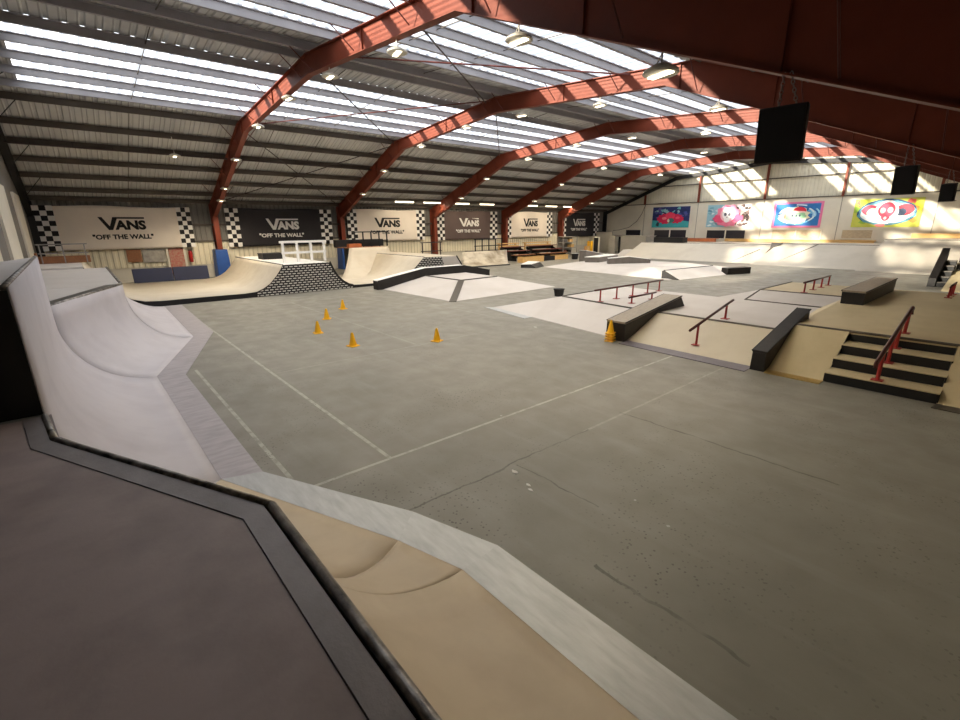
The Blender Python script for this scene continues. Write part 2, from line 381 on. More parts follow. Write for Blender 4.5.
# ------------------------------------------------------------------ portal frames
OUT = [(-29.4, 3.82), (-22.0, 6.68), (RX, 7.27), (-6.7, 6.68), (.70, 3.82)]
INN = [(-28.85, 3.2), (-21.2, 6.26), (RX, 6.76), (-7.5, 6.26), (.15, 3.2)]
def lerp(a, b, t): return tuple(p+(q-p)*t for p, q in zip(a, b))
def flange(mb, pts, y, w=.2, t=.02):
    for p, q in zip(pts[:-1], pts[1:]):
        mb.hexa([(p[0], y-w/2, p[1]-t/2), (q[0], y-w/2, q[1]-t/2), (q[0], y+w/2, q[1]-t/2), (p[0], y+w/2, p[1]-t/2)],
                [(p[0], y-w/2, p[1]+t/2), (q[0], y-w/2, q[1]+t/2), (q[0], y+w/2, q[1]+t/2), (p[0], y+w/2, p[1]+t/2)])
def frame(y, label, fm='steel_red'):
    t = thing('steel_frame', label, 'steel frame', (RX, y, 0), 'rust-red portal frames')
    for s in (0, 1):
        fx = lambda x: x if s == 0 else 2*RX-x
        c = MB(); c.box(min(fx(-29.4), fx(-28.9)), max(fx(-29.4), fx(-28.9)), y-.012, y+.012, 0, 3.25)
        for x in (-29.4, -28.88):
            c.box(fx(x)-.012, fx(x)+.012, y-.13, y+.13, 0, 3.85 if x < -29 else 3.2)
        c.add([(fx(-29.4), y, 3.2), (fx(-28.87), y, 3.2), (fx(-28.87), y, 4.0), (fx(-29.4), y, 3.82)], [(0, 1, 2, 3)])
        c.build('column', fm, t)
        r = MB()
        o = [(fx(p[0]), p[1]) for p in OUT[:3]]; i_ = [(fx(p[0]), p[1]) for p in INN[:3]]
        for k in range(2):
            poly = [o[k], o[k+1], i_[k+1], i_[k]]
            r.prism(poly, 'y', y-.012, y+.012)
        flange(r, o, y); flange(r, i_, y)
        for sx in (-26.6, -24.0, -21.6, -17.6):
            xx = fx(sx); aa = abs(xx-RX)
            zi = 6.76-aa*.0727 if aa < 6.85 else 6.26-(aa-6.85)*.4; zo = roof_z(xx)-.23
            r.box(xx-.008, xx+.008, y-.055, y+.055, zi, zo)
        r.build('rafter', fm, t)
        for x in (-27.15, -24.7, -22.15, -19.72, -17.3, -14.75):
            xx = fx(x)
            a = abs(xx-RX); zi = 6.76-a*.0645 if a < 6.9 else 6.26-(a-6.9)*.4
            for sg in (-1, 1):
                br = MB(); br.tube([(xx, y+sg*.1, zi+.03), (xx, y+sg*.75, roof_z(xx)-.15)], .014, 5); br.build('fly_brace', 'brace_red' if fm == 'steel_red' else fm, t)
    return t
NTH = ['nearest the camera', 'second from the camera', 'third from the camera', 'fourth from the camera', 'fifth from the camera, last before the mural wall']
for y, s in zip(FY, NTH): frame(y, 'rust-red steel portal frame with bent rafters, '+s)
frame(-1.30, 'dark portal frame against the near end wall, at the left edge', 'black')

# bracing rods in the roof and in the left slope
def rod(p, q, label, r=.022, m='rod'):
    b = MB(); b.tube([p, q], r, 6); tag(b.build('bracing_rod', m), label, 'bracing rod', 'roof bracing rods')
zr = lambda x, d=.3: roof_z(x)-d
rod((-29.0, 6.05, zr(-29.0)), (-22.2, 13.05, zr(-22.2)), 'dark diagonal rod rising rightwards on the left roof slope behind the nearest frame')
rod((-22.2, 6.05, zr(-22.2)), (-29.0, 13.05, zr(-29.0)), 'dark diagonal rod falling rightwards on the left roof slope behind the nearest frame')
rod((-14.6, 6.05, zr(-14.6)), (-21.9, 13.05, zr(-21.9)), 'dark diagonal rod crossing under the left skylight between first and second frames')
rod((-21.9, 6.05, zr(-21.9)), (-14.6, 13.05, zr(-14.6)), 'reddish diagonal rod crossing under the left skylight towards the second frame ridge', .022, 'brace_red')
rod((-9.3, 6.05, zr(-9.3)), (-14.9, 13.05, zr(-14.9)), 'dark diagonal rod crossing under the right skylight between first and second frames')
rod((-13.9, 6.05, zr(-13.9)), (-8.6, 13.05, zr(-8.6)), 'reddish diagonal rod under the right skylight behind the big hanging lamp', .022, 'brace_red')
rod((-14.6, 13.25, zr(-14.6)), (-21.9, 20.25, zr(-21.9)), 'dark diagonal rod under the left skylight between second and third frames')
b = MB(); b.tube([(-24.6, YN+.1, 5.62), (-24.6, 34, 5.62)], .035, 8)
for k in range(30): b.box(-24.62, -24.58, YN+.8+k*1.2, YN+.84+k*1.2, 5.62, 5.78)
tag(b.build('conduit_pipe', 'rod'), 'brown conduit pipe running under the left roof slope purlins', 'pipe')

# ------------------------------------------------------------------ lamps
def spot(name, loc, energy, col=(1, .85, .62), size=150, parent=None):
    l = bpy.data.lights.new(name, 'SPOT'); l.energy = energy; l.color = col; l.spot_size = R(size); l.spot_blend = .5; l.shadow_soft_size = .12
    o = bpy.data.objects.new(name, l); COL.objects.link(o); o.location = loc
    if parent is not None: o.parent = parent
    return o
LAMP_X = [-27.0, -25.8, -23.2, -19.6, -16.2, -13.05, -9.65, -5.99, -3.48]
LAMP_Z = [3.92, 4.42, 5.44, 6.2, 6.5, 6.43, 6.15, 5.42, 4.41]
LE = 268
def inner_z(x):
    a = abs(x-RX); return 6.76-a*.0645 if a < 6.9 else 6.26-(a-6.9)*.4
proto = {}
def lamp(x, y, z, label, hang):
    key = round(hang, 2)
    if key not in proto:
        t = thing('highbay_lamp', label, 'ceiling lamp', (0, 0, 0), 'round high-bay lamps')
        a = MB(); a.lathe([(.02, .10), (.05, .10), (.10, .09), (.21, .03), (.22, .0), (.20, -.015), (.19, -.01)], n=24); a.build('housing', 'lamp_body', t, smooth=False)
        a = MB(); a.box(-.17, .17, -.055, .055, -.03, -.012); a.build('lens', 'lens', t, bevel=.01)
        a = MB(); a.tube([(0, 0, .1), (0, 0, .1+hang)], .012, 6); a.tube([(-.12, 0, .06), (0, 0, .1+min(.2, hang))], .008, 5); a.build('hanger', 'lamp_body', t)
        spot('bulb', (0, 0, -.06), LE, parent=t)
        proto[key] = t
    else:
        t = copy_tree(proto[key])
    t.location = (x, y, z); t['label'] = label; t.rotation_euler = (0, 0, R(random.uniform(-15, 15)))
    return t
FN = ['nearest frame', 'second frame', 'third frame', 'fourth frame', 'fifth frame']
ON = ['lowest, close to the banner wall', 'second from the banner wall', 'third from the banner wall', 'fourth from the banner wall', 'just left of the ridge', 'just right of the ridge', 'under the right skylight', 'big one right of the skylight', 'big bright one far right']
for i, y in enumerate(FY):
    for j, (x, z) in enumerate(zip(LAMP_X, LAMP_Z)):
        if (i > 0 and j == 0) or (i > 1 and j > 6) or (i == 1 and j == 8) or (i == 4 and j > 3): continue
        lamp(x, y, z, 'high-bay lamp under the '+FN[i]+', '+ON[j], max(.08, inner_z(x)-.02-z-.1))
lamp(-23.2, 3.68, 5.40, 'single high-bay lamp on the left roof slope in front of the nearest frame', .62)
BY = [17.25, 19.5, 22.1, 24.6, 29.55, 32.05, 34.4]
for k, y in enumerate(BY):
    t = thing('tube_lamp', ['first', 'second', 'third', 'fourth', 'fifth', 'sixth', 'seventh'][k]+' glowing tube lamp from the left, above the banners', 'tube lamp', (-28.0, y, 4.2), 'tube lamps above the banners')
    a = MB(); a.box(-28.06, -27.94, y-.72, y+.72, 4.22, 4.28); a.build('housing', 'white', t)
    a = MB(); a.tube([(-28, y-.7, 4.19), (-28, y+.7, 4.19)], .045, 8); a.build('tube', 'tube', t)
    a = MB()
    for s in (-.5, .5): a.tube([(-28, y+s, 4.28), (-28, y+s, roof_z(-28)-.02)], .008, 5)
    a.build('hanger', 'rod', t)
    l = bpy.data.lights.new('tube_glow', 'AREA'); l.shape = 'RECTANGLE'; l.size = .1; l.size_y = 1.4; l.energy = 36; l.color = (1, .86, .64)
    o = bpy.data.objects.new('tube_glow', l); COL.objects.link(o); o.location = (0, 0, -.1); o.parent = t

# ------------------------------------------------------------------ banners
def wave(y, z, seed, amp):
    return amp*(math.sin(y*1.7+seed)*.5+math.sin(y*3.1+z*1.6+seed*2)*.35+math.sin(y*.9-z*2.2+seed)*.3)
def text_mesh(body, size, bold=0.0, sx=1.0):
    c = bpy.data.curves.new('t', 'FONT'); c.body = body; c.size = size; c.offset = bold; c.resolution_u = 3
    o = bpy.data.objects.new('t', c); COL.objects.link(o)
    bpy.context.view_layer.update()
    dg = bpy.context.evaluated_depsgraph_get(); me = bpy.data.meshes.new_from_object(o.evaluated_get(dg))
    bm = bmesh.new(); bm.from_mesh(me)
    bmesh.ops.triangulate(bm, faces=bm.faces); bm.to_mesh(me); bm.free()
    vs = [(v.co.x*sx, v.co.y) for v in me.vertices]; fs = [tuple(p.vertices) for p in me.polygons]
    bpy.data.objects.remove(o); bpy.data.meshes.remove(me)
    x0 = min(v[0] for v in vs); y0 = min(v[1] for v in vs); x1 = max(v[0] for v in vs); y1 = max(v[1] for v in vs)
    return vs, fs, (x0, y0, x1, y1)
def fit(tm, u0, u1, w0, w1):
    vs, fs, (x0, y0, x1, y1) = tm
    return [((u0+(v[0]-x0)/(x1-x0)*(u1-u0)), (w0+(v[1]-y0)/(y1-y0)*(w1-w0))) for v in vs], fs
T_ANS = text_mesh('ANS', 1.0, .05); T_OTW = text_mesh('"OFF THE WALL"', 1.0, .042)
def banner(label, y0, y1, z0, z1, sheet, ink, chk, lx0, lx1, lz0, lz1, tz0, tz1, tx0, tx1, ck0, ck1, seed, amp):
    X0 = -29.2
    t = thing('banner', label, 'banner', (X0, (y0+y1)/2, z0), 'skate banners along the left wall')
    a = MB(); a.grid(lambda u, v: (X0+wave(y0+(y1-y0)*u, z0+(z1-z0)*v, seed, amp), y0+(y1-y0)*u, z0+(z1-z0)*v-.03*math.sin(u*9+seed)*(v > .99)), 48, 16)
    a.build('cloth', sheet, t, smooth=True, solid=.008)
    P = lambda u, w, off=.012: (X0+wave(u, w, seed, amp)+off, u, w)
    a = MB()
    d = lx1-lx0; h = lz1-lz0
    # V: heavy left stroke, thin right stroke carrying the bar over the other letters
    for poly in ([(lx0, lz1), (lx0+.085*d, lz1), (lx0+.225*d, lz0+.27*h), (lx0+.275*d, lz0), (lx0+.185*d, lz0)],
                 [(lx0+.185*d, lz0), (lx0+.275*d, lz0), (lx0+.40*d, lz1-.13*h), (lx0+.36*d, lz1), (lx0+.31*d, lz1)],
                 [(lx0+.31*d, lz1), (lx0+.36*d, lz1-.13*h), (lx0+.7*d, lz1-.13*h), (lx1, lz1-.13*h), (lx1, lz1), (lx0+.7*d, lz1)]):
        a.add([P(*p) for p in poly], [tuple(range(len(poly)))])
    vs, fs = fit(T_ANS, lx0+.325*d, lx1+.015*d, lz0, lz0+.76*h); a.add([P(*v) for v in vs], fs)
    vs, fs = fit(T_OTW, tx0, tx1, tz0, tz1); a.add([P(*v) for v in vs], fs)
    a.build('lettering', ink, t, recalc=False, solid=.004)
    for side in (0, 1):
        c0, c1 = (y0, y0+ck0) if side == 0 else (y1-ck1, y1)
        a = MB(); sq = (c1-c0)/3; rows = 9; rh = (z1-z0)/rows
        for i in range(3):
            for j in range(rows):
                w = ((i+j) % 2 == 0)
                m = .004
                pts = [(c0+i*sq, z0+j*rh), (c0+(i+1)*sq, z0+j*rh), (c0+(i+1)*sq, z0+(j+1)*rh), (c0+i*sq, z0+(j+1)*rh)]
                if chk == 'dark': w = not w if False else w
                a.add([P(p[0], p[1], .011) for p in pts], [(0, 1, 2, 3)], 0 if w else 1)
        a.build('checker_border', ['print_white', 'ink'], t, recalc=False)
    return t
banner('cream banner with black lettering, leftmost on the wall above the navy mats', -1.22, 4.86, 1.66, 3.66, 'b_white', 'ink', 'w', 1.0, 2.82, 2.57, 3.17, 2.13, 2.37, .66, 3.08, .7, .62, 1.3, .035)
banner('black banner with white lettering above the white railing', 6.5, 12.55, 1.6, 3.66, 'b_black', 'print_white', 'b', 8.6, 10.45, 2.5, 3.12, 2.07, 2.3, 8.15, 10.72, .68, .72, 4.1, .02)
banner('creased cream banner behind the black railing, third from the left', 13.6, 19.6, 1.68, 3.72, 'b_white', 'ink', 'w', 15.55, 17.5, 2.58, 3.2, 2.14, 2.38, 15.25, 17.8, .66, .7, 2.2, .06)
banner('grey-brown crumpled banner with white lettering, fourth from the left', 20.7, 26.75, 1.6, 3.72, 'b_brown', 'print_white', 'b', 22.8, 24.75, 2.58, 3.2, 2.12, 2.36, 22.45, 24.95, .7, .75, 5.0, .06)
banner('cream banner above the stacked benches, fifth from the left', 27.7, 33.55, 1.62, 3.74, 'b_white', 'ink', 'w', 29.8, 31.65, 2.52, 3.2, 2.1, 2.34, 29.5, 31.85, .7, .68, .4, .05)
banner('black banner with white lettering in the far left corner', 34.9, 40.75, 1.55, 3.74, 'b_black', 'print_white', 'b', 36.6, 38.5, 2.52, 3.18, 2.1, 2.34, 36.3, 38.8, .65, .9, 3.3, .05)

# ------------------------------------------------------------------ ramps
def qp_prof(h, Rr, n=14):
    """(fraction back, height) pairs of a quarter-pipe curve"""
    if h <= Rr:
        th = math.acos(1-h/Rr); run = Rr*math.sin(th)
        return [(Rr*math.sin(th*i/n)/run, Rr*(1-math.cos(th*i/n))) for i in range(n+1)]
    return [(math.sin(math.pi/2*i/n), Rr*(1-math.cos(math.pi/2*i/n))) for i in range(n+1)]+[(1, h)]
def qp_skin(f0, f1, t0, t1, h, Rr, m=10):
    pr = qp_prof(h, Rr); a = MB(); k = len(pr)-1
    def fn(u, v):
        s, z = pr[round(v*k)]
        fx = f0[0]+(f1[0]-f0[0])*u; fy = f0[1]+(f1[1]-f0[1])*u; tx = t0[0]+(t1[0]-t0[0])*u; ty = t0[1]+(t1[1]-t0[1])*u
        return (fx+(tx-fx)*s, fy+(ty-fy)*s, z+.004)
    a.grid(fn, m, k); return a
def qp_end(f, t, h, Rr):
    """vertical end panel under the curve between foot f and lip t"""
    pr = qp_prof(h, Rr); a = MB()
    vs = [(f[0]+(t[0]-f[0])*s, f[1]+(t[1]-f[1])*s, z) for s, z in pr]+[(t[0], t[1], 0)]
    a.add(vs, [tuple(range(len(vs)))]); return a
def plate(poly, z=.012):
    return MB().slab([(p[0], p[1], z) for p in poly], .0119)

HD = 1.2
# foreground platform
t = thing('viewing_deck', 'dark plywood platform with steel edge in the foreground', 'platform', (-1.6, -.6, 0))
inner = [(-4.75, -.57), (-4.06, -.49), (-2.285, .375), (.9, .415)]
MB().slab([(p[0], p[1], HD) for p in inner]+[(.9, -1.40, HD), (-4.75, -1.40, HD)], .05).build('deck_top', 'deck', t)
outer = [(-4.75, -.40), (-4.17, -.345), (-2.34, .49), (.9, .51)]
a = MB()
ii = [(p[0], p[1]+.004) for p in inner]
for k in range(3):
    q = [ii[k], ii[k+1], outer[k+1], outer[k]]
    MB().slab([(p[0], p[1], HD+.006) for p in q], .05).build('edge_plate', 'deck_steel', t)
cop = [(-4.76, -.44), (-4.14, -.37), (-2.32, .525), (.9, .545)]
for k in range(3):
    MB().tube([(cop[k][0], cop[k][1], HD), (cop[k+1][0], cop[k+1][1], HD)], .024, 12).build('coping_tube', 'coping', t, smooth=True)
a = MB(); a.slab([(p[0], p[1], HD-.06) for p in outer]+[(.9, -1.40, HD-.06), (-4.75, -1.40, HD-.06)], 1.13); a.build('base', 'black', t)

def ramp(name, label, base, group='curved ramps round the near corner'):
    return thing(name, label, 'ramp', base, group)
# straight tan section next to the camera
t = ramp('quarter_pipe', 'tan plywood quarter pipe curving down from the foreground deck edge', (-.8, 1.2, 0))
qp_skin((.9, 1.87), (-2.39, 1.83), (.9, .55), (-2.34, .54), HD, 1.33).build('riding_surface', 'tan_ramp', t, smooth=True, solid=.012)
plate([(.9, 1.87), (-2.39, 1.83), (-2.42, 2.23), (.9, 2.27)]).build('floor_plate', 'plate', t)
t = ramp('quarter_pipe', 'tan wedge-shaped ramp piece where the near quarter pipe bends', (-2.7, 1.2, 0))
qp_skin((-2.39, 1.83), (-3.03, 1.63), (-2.34, .54), (-2.35, .535), HD, 1.33).build('riding_surface', 'tan_ramp', t, smooth=True, solid=.012)
plate([(-2.39, 1.83), (-3.03, 1.63), (-3.3, 1.95), (-2.42, 2.23)]).build('floor_plate', 'plate', t)
t = ramp('quarter_pipe', 'tan angled ramp piece behind the bend, ending at the tall white ramp', (-3.8, .9, 0))
qp_skin((-3.03, 1.63), (-5.16, .71), (-2.35, .535), (-4.14, -.36), HD, 1.33).build('riding_surface', 'tan_ramp', t, smooth=True, solid=.012)
plate([(-3.03, 1.63), (-5.16, .71), (-5.03, 1.1), (-3.3, 1.95)]).build('floor_plate', 'plate', t)
# tall white section
t = ramp('quarter_pipe', 'tall white quarter pipe with black end panel at the left edge', (-7.4, .1, 0))
HT = 2.2
qp_skin((-5.16, .71), (-9.93, .67), (-4.78, -.44), (-10.0, -.50), HT, 1.17).build('riding_surface', 'white_ramp', t, smooth=True, solid=.012)
qp_skin((-5.155, .705), (-5.165, .705), (-4.14, -.365), (-4.79, -.445), HD, 1.33).build('corner_fillet', 'white_ramp', t, smooth=True, solid=.01)
a = MB(); a.slab([(-4.80, -.47, HT), (-10.0, -.53, HT), (-8.8, -.82, HT), (-5.9, -1.40, HT), (-4.80, -1.40, HT)], .04); a.build('deck_top', 'course_white', t)
a = MB(); a.tube([(-4.79, -.46, HT), (-10.0, -.52, HT)], .025, 10); a.build('coping_tube', 'coping', t, smooth=True)
a = MB(); a.box(-4.84, -4.785, -1.40, -.45, HD+.01, HT-.02); a.build('end_panel', 'black', t)
a = qp_end((-9.95, .67), (-10.02, -.5), HT, 1.17); a.build('side_panel', 'white_ramp', t, solid=.01)
plate([(-5.16, .71), (-9.93, .67), (-9.72, 1.09), (-5.03, 1.1)]).build('floor_plate', 'plate_dark', t)
# angled lower section
t = ramp('quarter_pipe', 'lower white quarter pipe angled outwards beyond the tall one', (-11.6, .5, 0))
HB = 1.42
qp_skin((-9.93, .67), (-13.2, 1.8), (-10.03, -.52), (-13.15, .62), HB, 1.2).build('riding_surface', 'white_ramp', t, smooth=True, solid=.012)
a = MB(); a.slab([(-10.03, -.56, HB), (-13.15, .58, HB), (-13.15, -1.40, HB), (-10.03, -1.40, HB)], .04); a.build('deck_top', 'course_white', t)
a = MB(); a.tube([(-10.05, -.54, HB), (-13.15, .60, HB)], .03, 10); a.build('coping_tube', 'coping', t, smooth=True)
a = MB(); a.slab([(-10.05, -.53, HB+.005), (-13.15, .61, HB+.005), (-13.15, .33, HB+.005), (-10.05, -.81, HB+.005)], .02); a.build('edge_plate', 'edge', t)
plate([(-9.93, .67), (-13.2, 1.8), (-13.5, 2.3), (-9.72, 1.09)]).build('floor_plate', 'plate_dark', t)
# straight section further along
t = ramp('quarter_pipe', 'white quarter pipe running back to the mini ramp by the banner wall', (-16.3, 1.0, 0))
qp_skin((-13.2, 1.8), (-19.3, 1.93), (-13.15, .62), (-19.3, .62), HB, 1.25).build('riding_surface', 'white_ramp', t, smooth=True, solid=.012)
a = MB(); a.slab([(-13.17, .58, HB), (-19.3, .58, HB), (-19.3, -1.40, HB), (-13.17, -1.40, HB)], .04); a.build('deck_top', 'course_white', t)
a = MB(); a.tube([(-13.2, .60, HB), (-19.3, .60, HB)], .03, 10); a.build('coping_tube', 'coping', t, smooth=True)
plate([(-13.2, 1.8), (-19.3, 1.93), (-19.3, 2.45), (-13.5, 2.3)]).build('floor_plate', 'plate_dark', t)

# mini ramp along the banner wall
def extr(prof, x0, x1):
    a = MB(); n_ = len(prof)
    vs = [(x0, p[0], p[1]) for p in prof]+[(x1, p[0], p[1]) for p in prof]
    a.add(vs, [(k, k+1, n_+k+1, n_+k) for k in range(n_-1)]); return a
P1 = [(.02, 1.47), (.12, 1.3), (.28, 1.06), (.5, .78), (.8, .5), (1.1, .32), (1.44, .22), (1.9, .19), (3.0, .19), (4.6, .18), (5.03, .21), (5.3, .32), (5.56, .48), (5.85, .78), (6.03, 1.02), (6.12, 1.17)]
t = thing('mini_ramp', 'long low cream mini ramp below the leftmost banner, black front edge', 'ramp', (-23, 3, 0))
extr(P1, -19.4, -26.6).build('riding_surface', 'cream_ramp', t, smooth=True, solid=.012)
a = MB(); a.add([(-19.39, p[0], p[1]-.01) for p in P1]+[(-19.39, 6.12, 0), (-19.39, .02, 0)], [tuple(range(len(P1)+2))]); a.build('front_panel', 'black', t, solid=.02)
a = MB(); a.tube([(-19.4, 6.14, 1.17), (-26.6, 6.14, 1.17)], .03, 8); a.build('coping_tube', 'coping', t, smooth=True)
a = MB(); a.box(-26.6, -19.4, -1.40, .02, 1.43, 1.47); a.build('left_deck', 'course_white', t)
a = MB(); a.add([(-26.62, p[0], p[1]-.01) for p in P1]+[(-26.62, 6.12, 0), (-26.62, .02, 0)], [tuple(range(len(P1)+2))]); a.build('back_panel', 'wood', t, solid=.02)
a = MB(); a.box(-19.42, -19.38, -1.40, .02, 0, 1.43); a.build('end_panel', 'white_ramp', t)
# deck block with painted weave front
t = thing('ramp_block', 'deck block with black and white woven-brick painted front, below the black banner', 'ramp', (-22.5, 7.1, 0))
HM = 1.18
W = [(5.03, .17), (5.3, .28), (5.56, .45), (5.85, .76), (6.03, 1.0), (6.13, 1.17), (8.05, 1.18), (8.2, .82), (8.36, .56), (8.56, .35), (8.8, .2), (9.02, .13), (9.02, .012), (5.03, .012)]
a = MB(); a.add([(-19.355, p[0], p[1]) for p in W], [tuple(range(len(W)))]); a.build('painted_front', 'weave', t, solid=.02)
a = MB(); a.box(-26.6, -19.42, 6.16, 8.05, HM-.05, HM); a.build('deck_top', 'white', t)
a = MB(); a.box(-26.6, -19.45, 6.2, 8.0, 0, HM-.05); a.build('core', 'wood_brown', t)
a = MB()
rim = [(8.05, 1.2), (8.2, .83), (8.36, .57), (8.56, .36), (8.8, .21), (9.02, .14)]
for p, q in zip(rim[:-1], rim[1:]): a.hexa([(-19.40, p[0], p[1]-.07), (-19.33, p[0], p[1]-.07), (-19.33, q[0], q[1]-.07), (-19.40, q[0], q[1]-.07)], [(-19.40, p[0]+.05, p[1]+.02), (-19.33, p[0]+.05, p[1]+.02), (-19.33, q[0]+.05, q[1]+.02), (-19.40, q[0]+.05, q[1]+.02)])
a.build('right_rim', 'black', t)
# second bowl with right transition
t = thing('bowl_ramp', 'cream bowl ramp with high back wall below the creased cream banner', 'ramp', (-22.5, 11, 0))
P2 = [(8.06, 1.17), (8.2, .82), (8.36, .56), (8.56, .35), (8.8, .2), (9.02, .14), (9.6, .11), (10.8, .11), (11.3, .16), (11.8, .32), (12.2, .56), (12.55, .84), (12.8, 1.06), (12.9, 1.16)]
extr(P2, -19.42, -24.3).build('riding_surface', 'cream_ramp', t, smooth=True, solid=.012)
qp_skin((-20.8, 8.8), (-22.0, 13.8), (-24.4, 11.35), (-24.4, 13.75), 1.5, 2.6).build('back_transition', 'cream_ramp', t, smooth=True, solid=.012)
a = MB(); a.box(-26.4, -24.4, 11.36, 13.8, 1.46, 1.5); a.build('back_deck', 'wood_brown', t)
a = MB(); a.box(-26.3, -24.6, 11.9, 13.75, 0, 1.44); a.build('back_core', 'black', t)
a = MB(); a.tube([(-19.42, 12.92, 1.16), (-24.3, 12.92, 1.16)], .03, 8); a.build('coping_tube', 'coping', t, smooth=True)
a = MB(); a.box(-19.43, -19.38, 9.02, 10.75, 0, .115); a.build('front_edge', 'black', t)
# right block
t = thing('ramp_block', 'small deck block with white and chequered front behind the pyramid ledge', 'ramp', (-22, 14, 0))
W2 = [(12.05, .0), (12.3, .55), (12.6, .82), (12.92, 1.15), (14.95, 1.12), (15.35, .55), (15.75, .012)]
a = MB(); a.add([(-19.45, p[0], p[1]) for p in [(12.05, .012), (12.3, .6), (12.62, .86), (12.92, 1.14), (14.0, 1.13), (14.35, .012)]], [tuple(range(6))]); a.build('painted_front', 'weave', t, solid=.02)
a = MB(); a.add([(-19.46, p[0], p[1]) for p in [(14.0, 1.12), (14.95, 1.11), (15.35, .55), (15.75, .012), (14.35, .012)]], [tuple(range(5))]); a.build('white_front', 'course_white', t, solid=.02)
a = MB(); a.box(-26.4, -19.47, 12.96, 14.95, 1.06, 1.13); a.build('deck_top', 'cream_ramp', t)
a = MB(); a.hexa([(-19.5, 14.95, .0), (-26.4, 14.95, 0), (-26.4, 15.75, 0), (-19.5, 15.75, 0)], [(-19.5, 14.93, 1.1), (-26.4, 14.93, 1.1), (-26.4, 14.97, 1.1), (-19.5, 14.97, 1.1)]); a.build('end_slope', 'course_white', t)
a = MB(); a.tube([(-19.44, 14.95, 1.13), (-19.44, 15.35, .57), (-19.44, 15.75, .03)], .035, 6); a.build('slope_rim', 'black', t)
# stained quarter pipe in the back
t = thing('quarter_pipe', 'stained old quarter pipe with black deck railing, below the grey-brown banner', 'ramp', (-24.5, 21, 0), 'curved ramps round the near corner')
del t['group']
qp_skin((-23.6, 18.7), (-23.3, 22.5), (-25.2, 19.9), (-25.2, 24.0), .9, 1.6).build('riding_surface', 'stained_ply', t, smooth=True, solid=.012)
a = MB(); a.box(-26.2, -25.25, 20.9, 24.0, .02, .88); a.build('deck_base', 'black', t)
a = MB(); a.hexa([(-23.5, 18.72, 0), (-23.2, 22.5, 0), (-23.3, 22.5, 0), (-23.6, 18.72, 0)], [(-23.55, 18.72, .08), (-23.25, 22.5, .08), (-23.3, 22.5, .08), (-23.6, 18.72, .08)]); a.build('front_edge', 'black', t)
a = MB(); a.add([(-23.3, 22.52, .01), (-24.2, 23.2, .14), (-24.8, 23.7, .5), (-25.2, 24.02, .9), (-25.2, 24.02, .0)], [(0, 1, 2, 3, 4)]); a.build('side_panel', 'white', t, solid=.02)

# ------------------------------------------------------------------ railings
def railing(label, p0, p1, z0, z1, nposts, m, r=.025, mid=(.5,), bottom=False, lean=0, cat='railing'):
    p0 = Vector((*p0, 0)); p1 = Vector((*p1, 0)); c = (p0+p1)/2
    t = thing('railing', label, cat, (c.x, c.y, z0))
    for k in range(nposts):
        p = p0.lerp(p1, (k+.12)/(nposts-1+.24)); a = MB()
        a.box(p.x-r, p.x+r, p.y-r, p.y+r, z0, z1); a.build('post', m, t)
    a = MB(); a.box(min(p0.x, p1.x)-r, max(p0.x, p1.x)+r, min(p0.y, p1.y)-r, max(p0.y, p1.y)+r, z1, z1+2*r); a.build('top_rail', m, t)
    for q in mid:
        z = z0+(z1-z0)*q
        a = MB(); a.box(min(p0.x, p1.x)-r*.8, max(p0.x, p1.x)+r*.8, min(p0.y, p1.y), max(p0.y, p1.y), z-r, z+r); a.build('mid_rail', m, t)
    return t
railing('white timber railing on the deck block in front of the black banner', (-20.5, 6.5), (-20.5, 8.42), HM, 1.98, 4, 'white', .045, (.5,))
railing('black railing on the bowl ramp deck in front of the creased cream banner', (-25.5, 12.2), (-25.5, 14.4), 1.5, 2.3, 5, 'black', .03, (.42,))
railing('black railing on top of the stained quarter pipe', (-25.6, 21.3), (-25.6, 24.0), .88, 1.68, 5, 'black', .03, (.45,))
railing('dark slim railing at the third column behind the small deck block', (-26.3, 17.3), (-26.3, 18.95), .0, 1.55, 3, 'rod', .03, (.65, .4))
railing('grey tube railing in front of the leftmost banner', (-22.0, -1.06), (-22.0, .27), 1.47, 2.1, 3, 'rail_grey', .018, (.55,))
a = MB(); a.box(-22.1, -22.05, -1.1, .3, 1.475, 1.72); a.box(-22.1, -21.6, -1.14, -1.08, 1.475, 1.85)
tag(a.build('kick_board', 'wood_brown'), 'brown plywood board below the grey tube railing', 'board')
a = MB(); a.box(-24.0, -23.2, 6.5, 7.45, HM+.001, 1.42); a.box(-24.02, -23.18, 6.48, 7.47, 1.42, 1.45)
tag(a.build('low_box', 'black_ledge', bevel=.01), 'low black box on the deck block beside the white railing', 'box')
a = MB(); a.box(-25.2, -24.9, 11.6, 12.35, 1.501, 1.70); tag(a.build('plywood_offcut', 'orange'), 'orange board standing on the back edge of the bowl ramp', 'board')
a = MB(); a.box(-26.3, -25.9, 11.3, 14.3, 1.501, 1.9); tag(a.build('low_wall_box', 'black'), 'long black box behind the black railing on the bowl ramp', 'box')

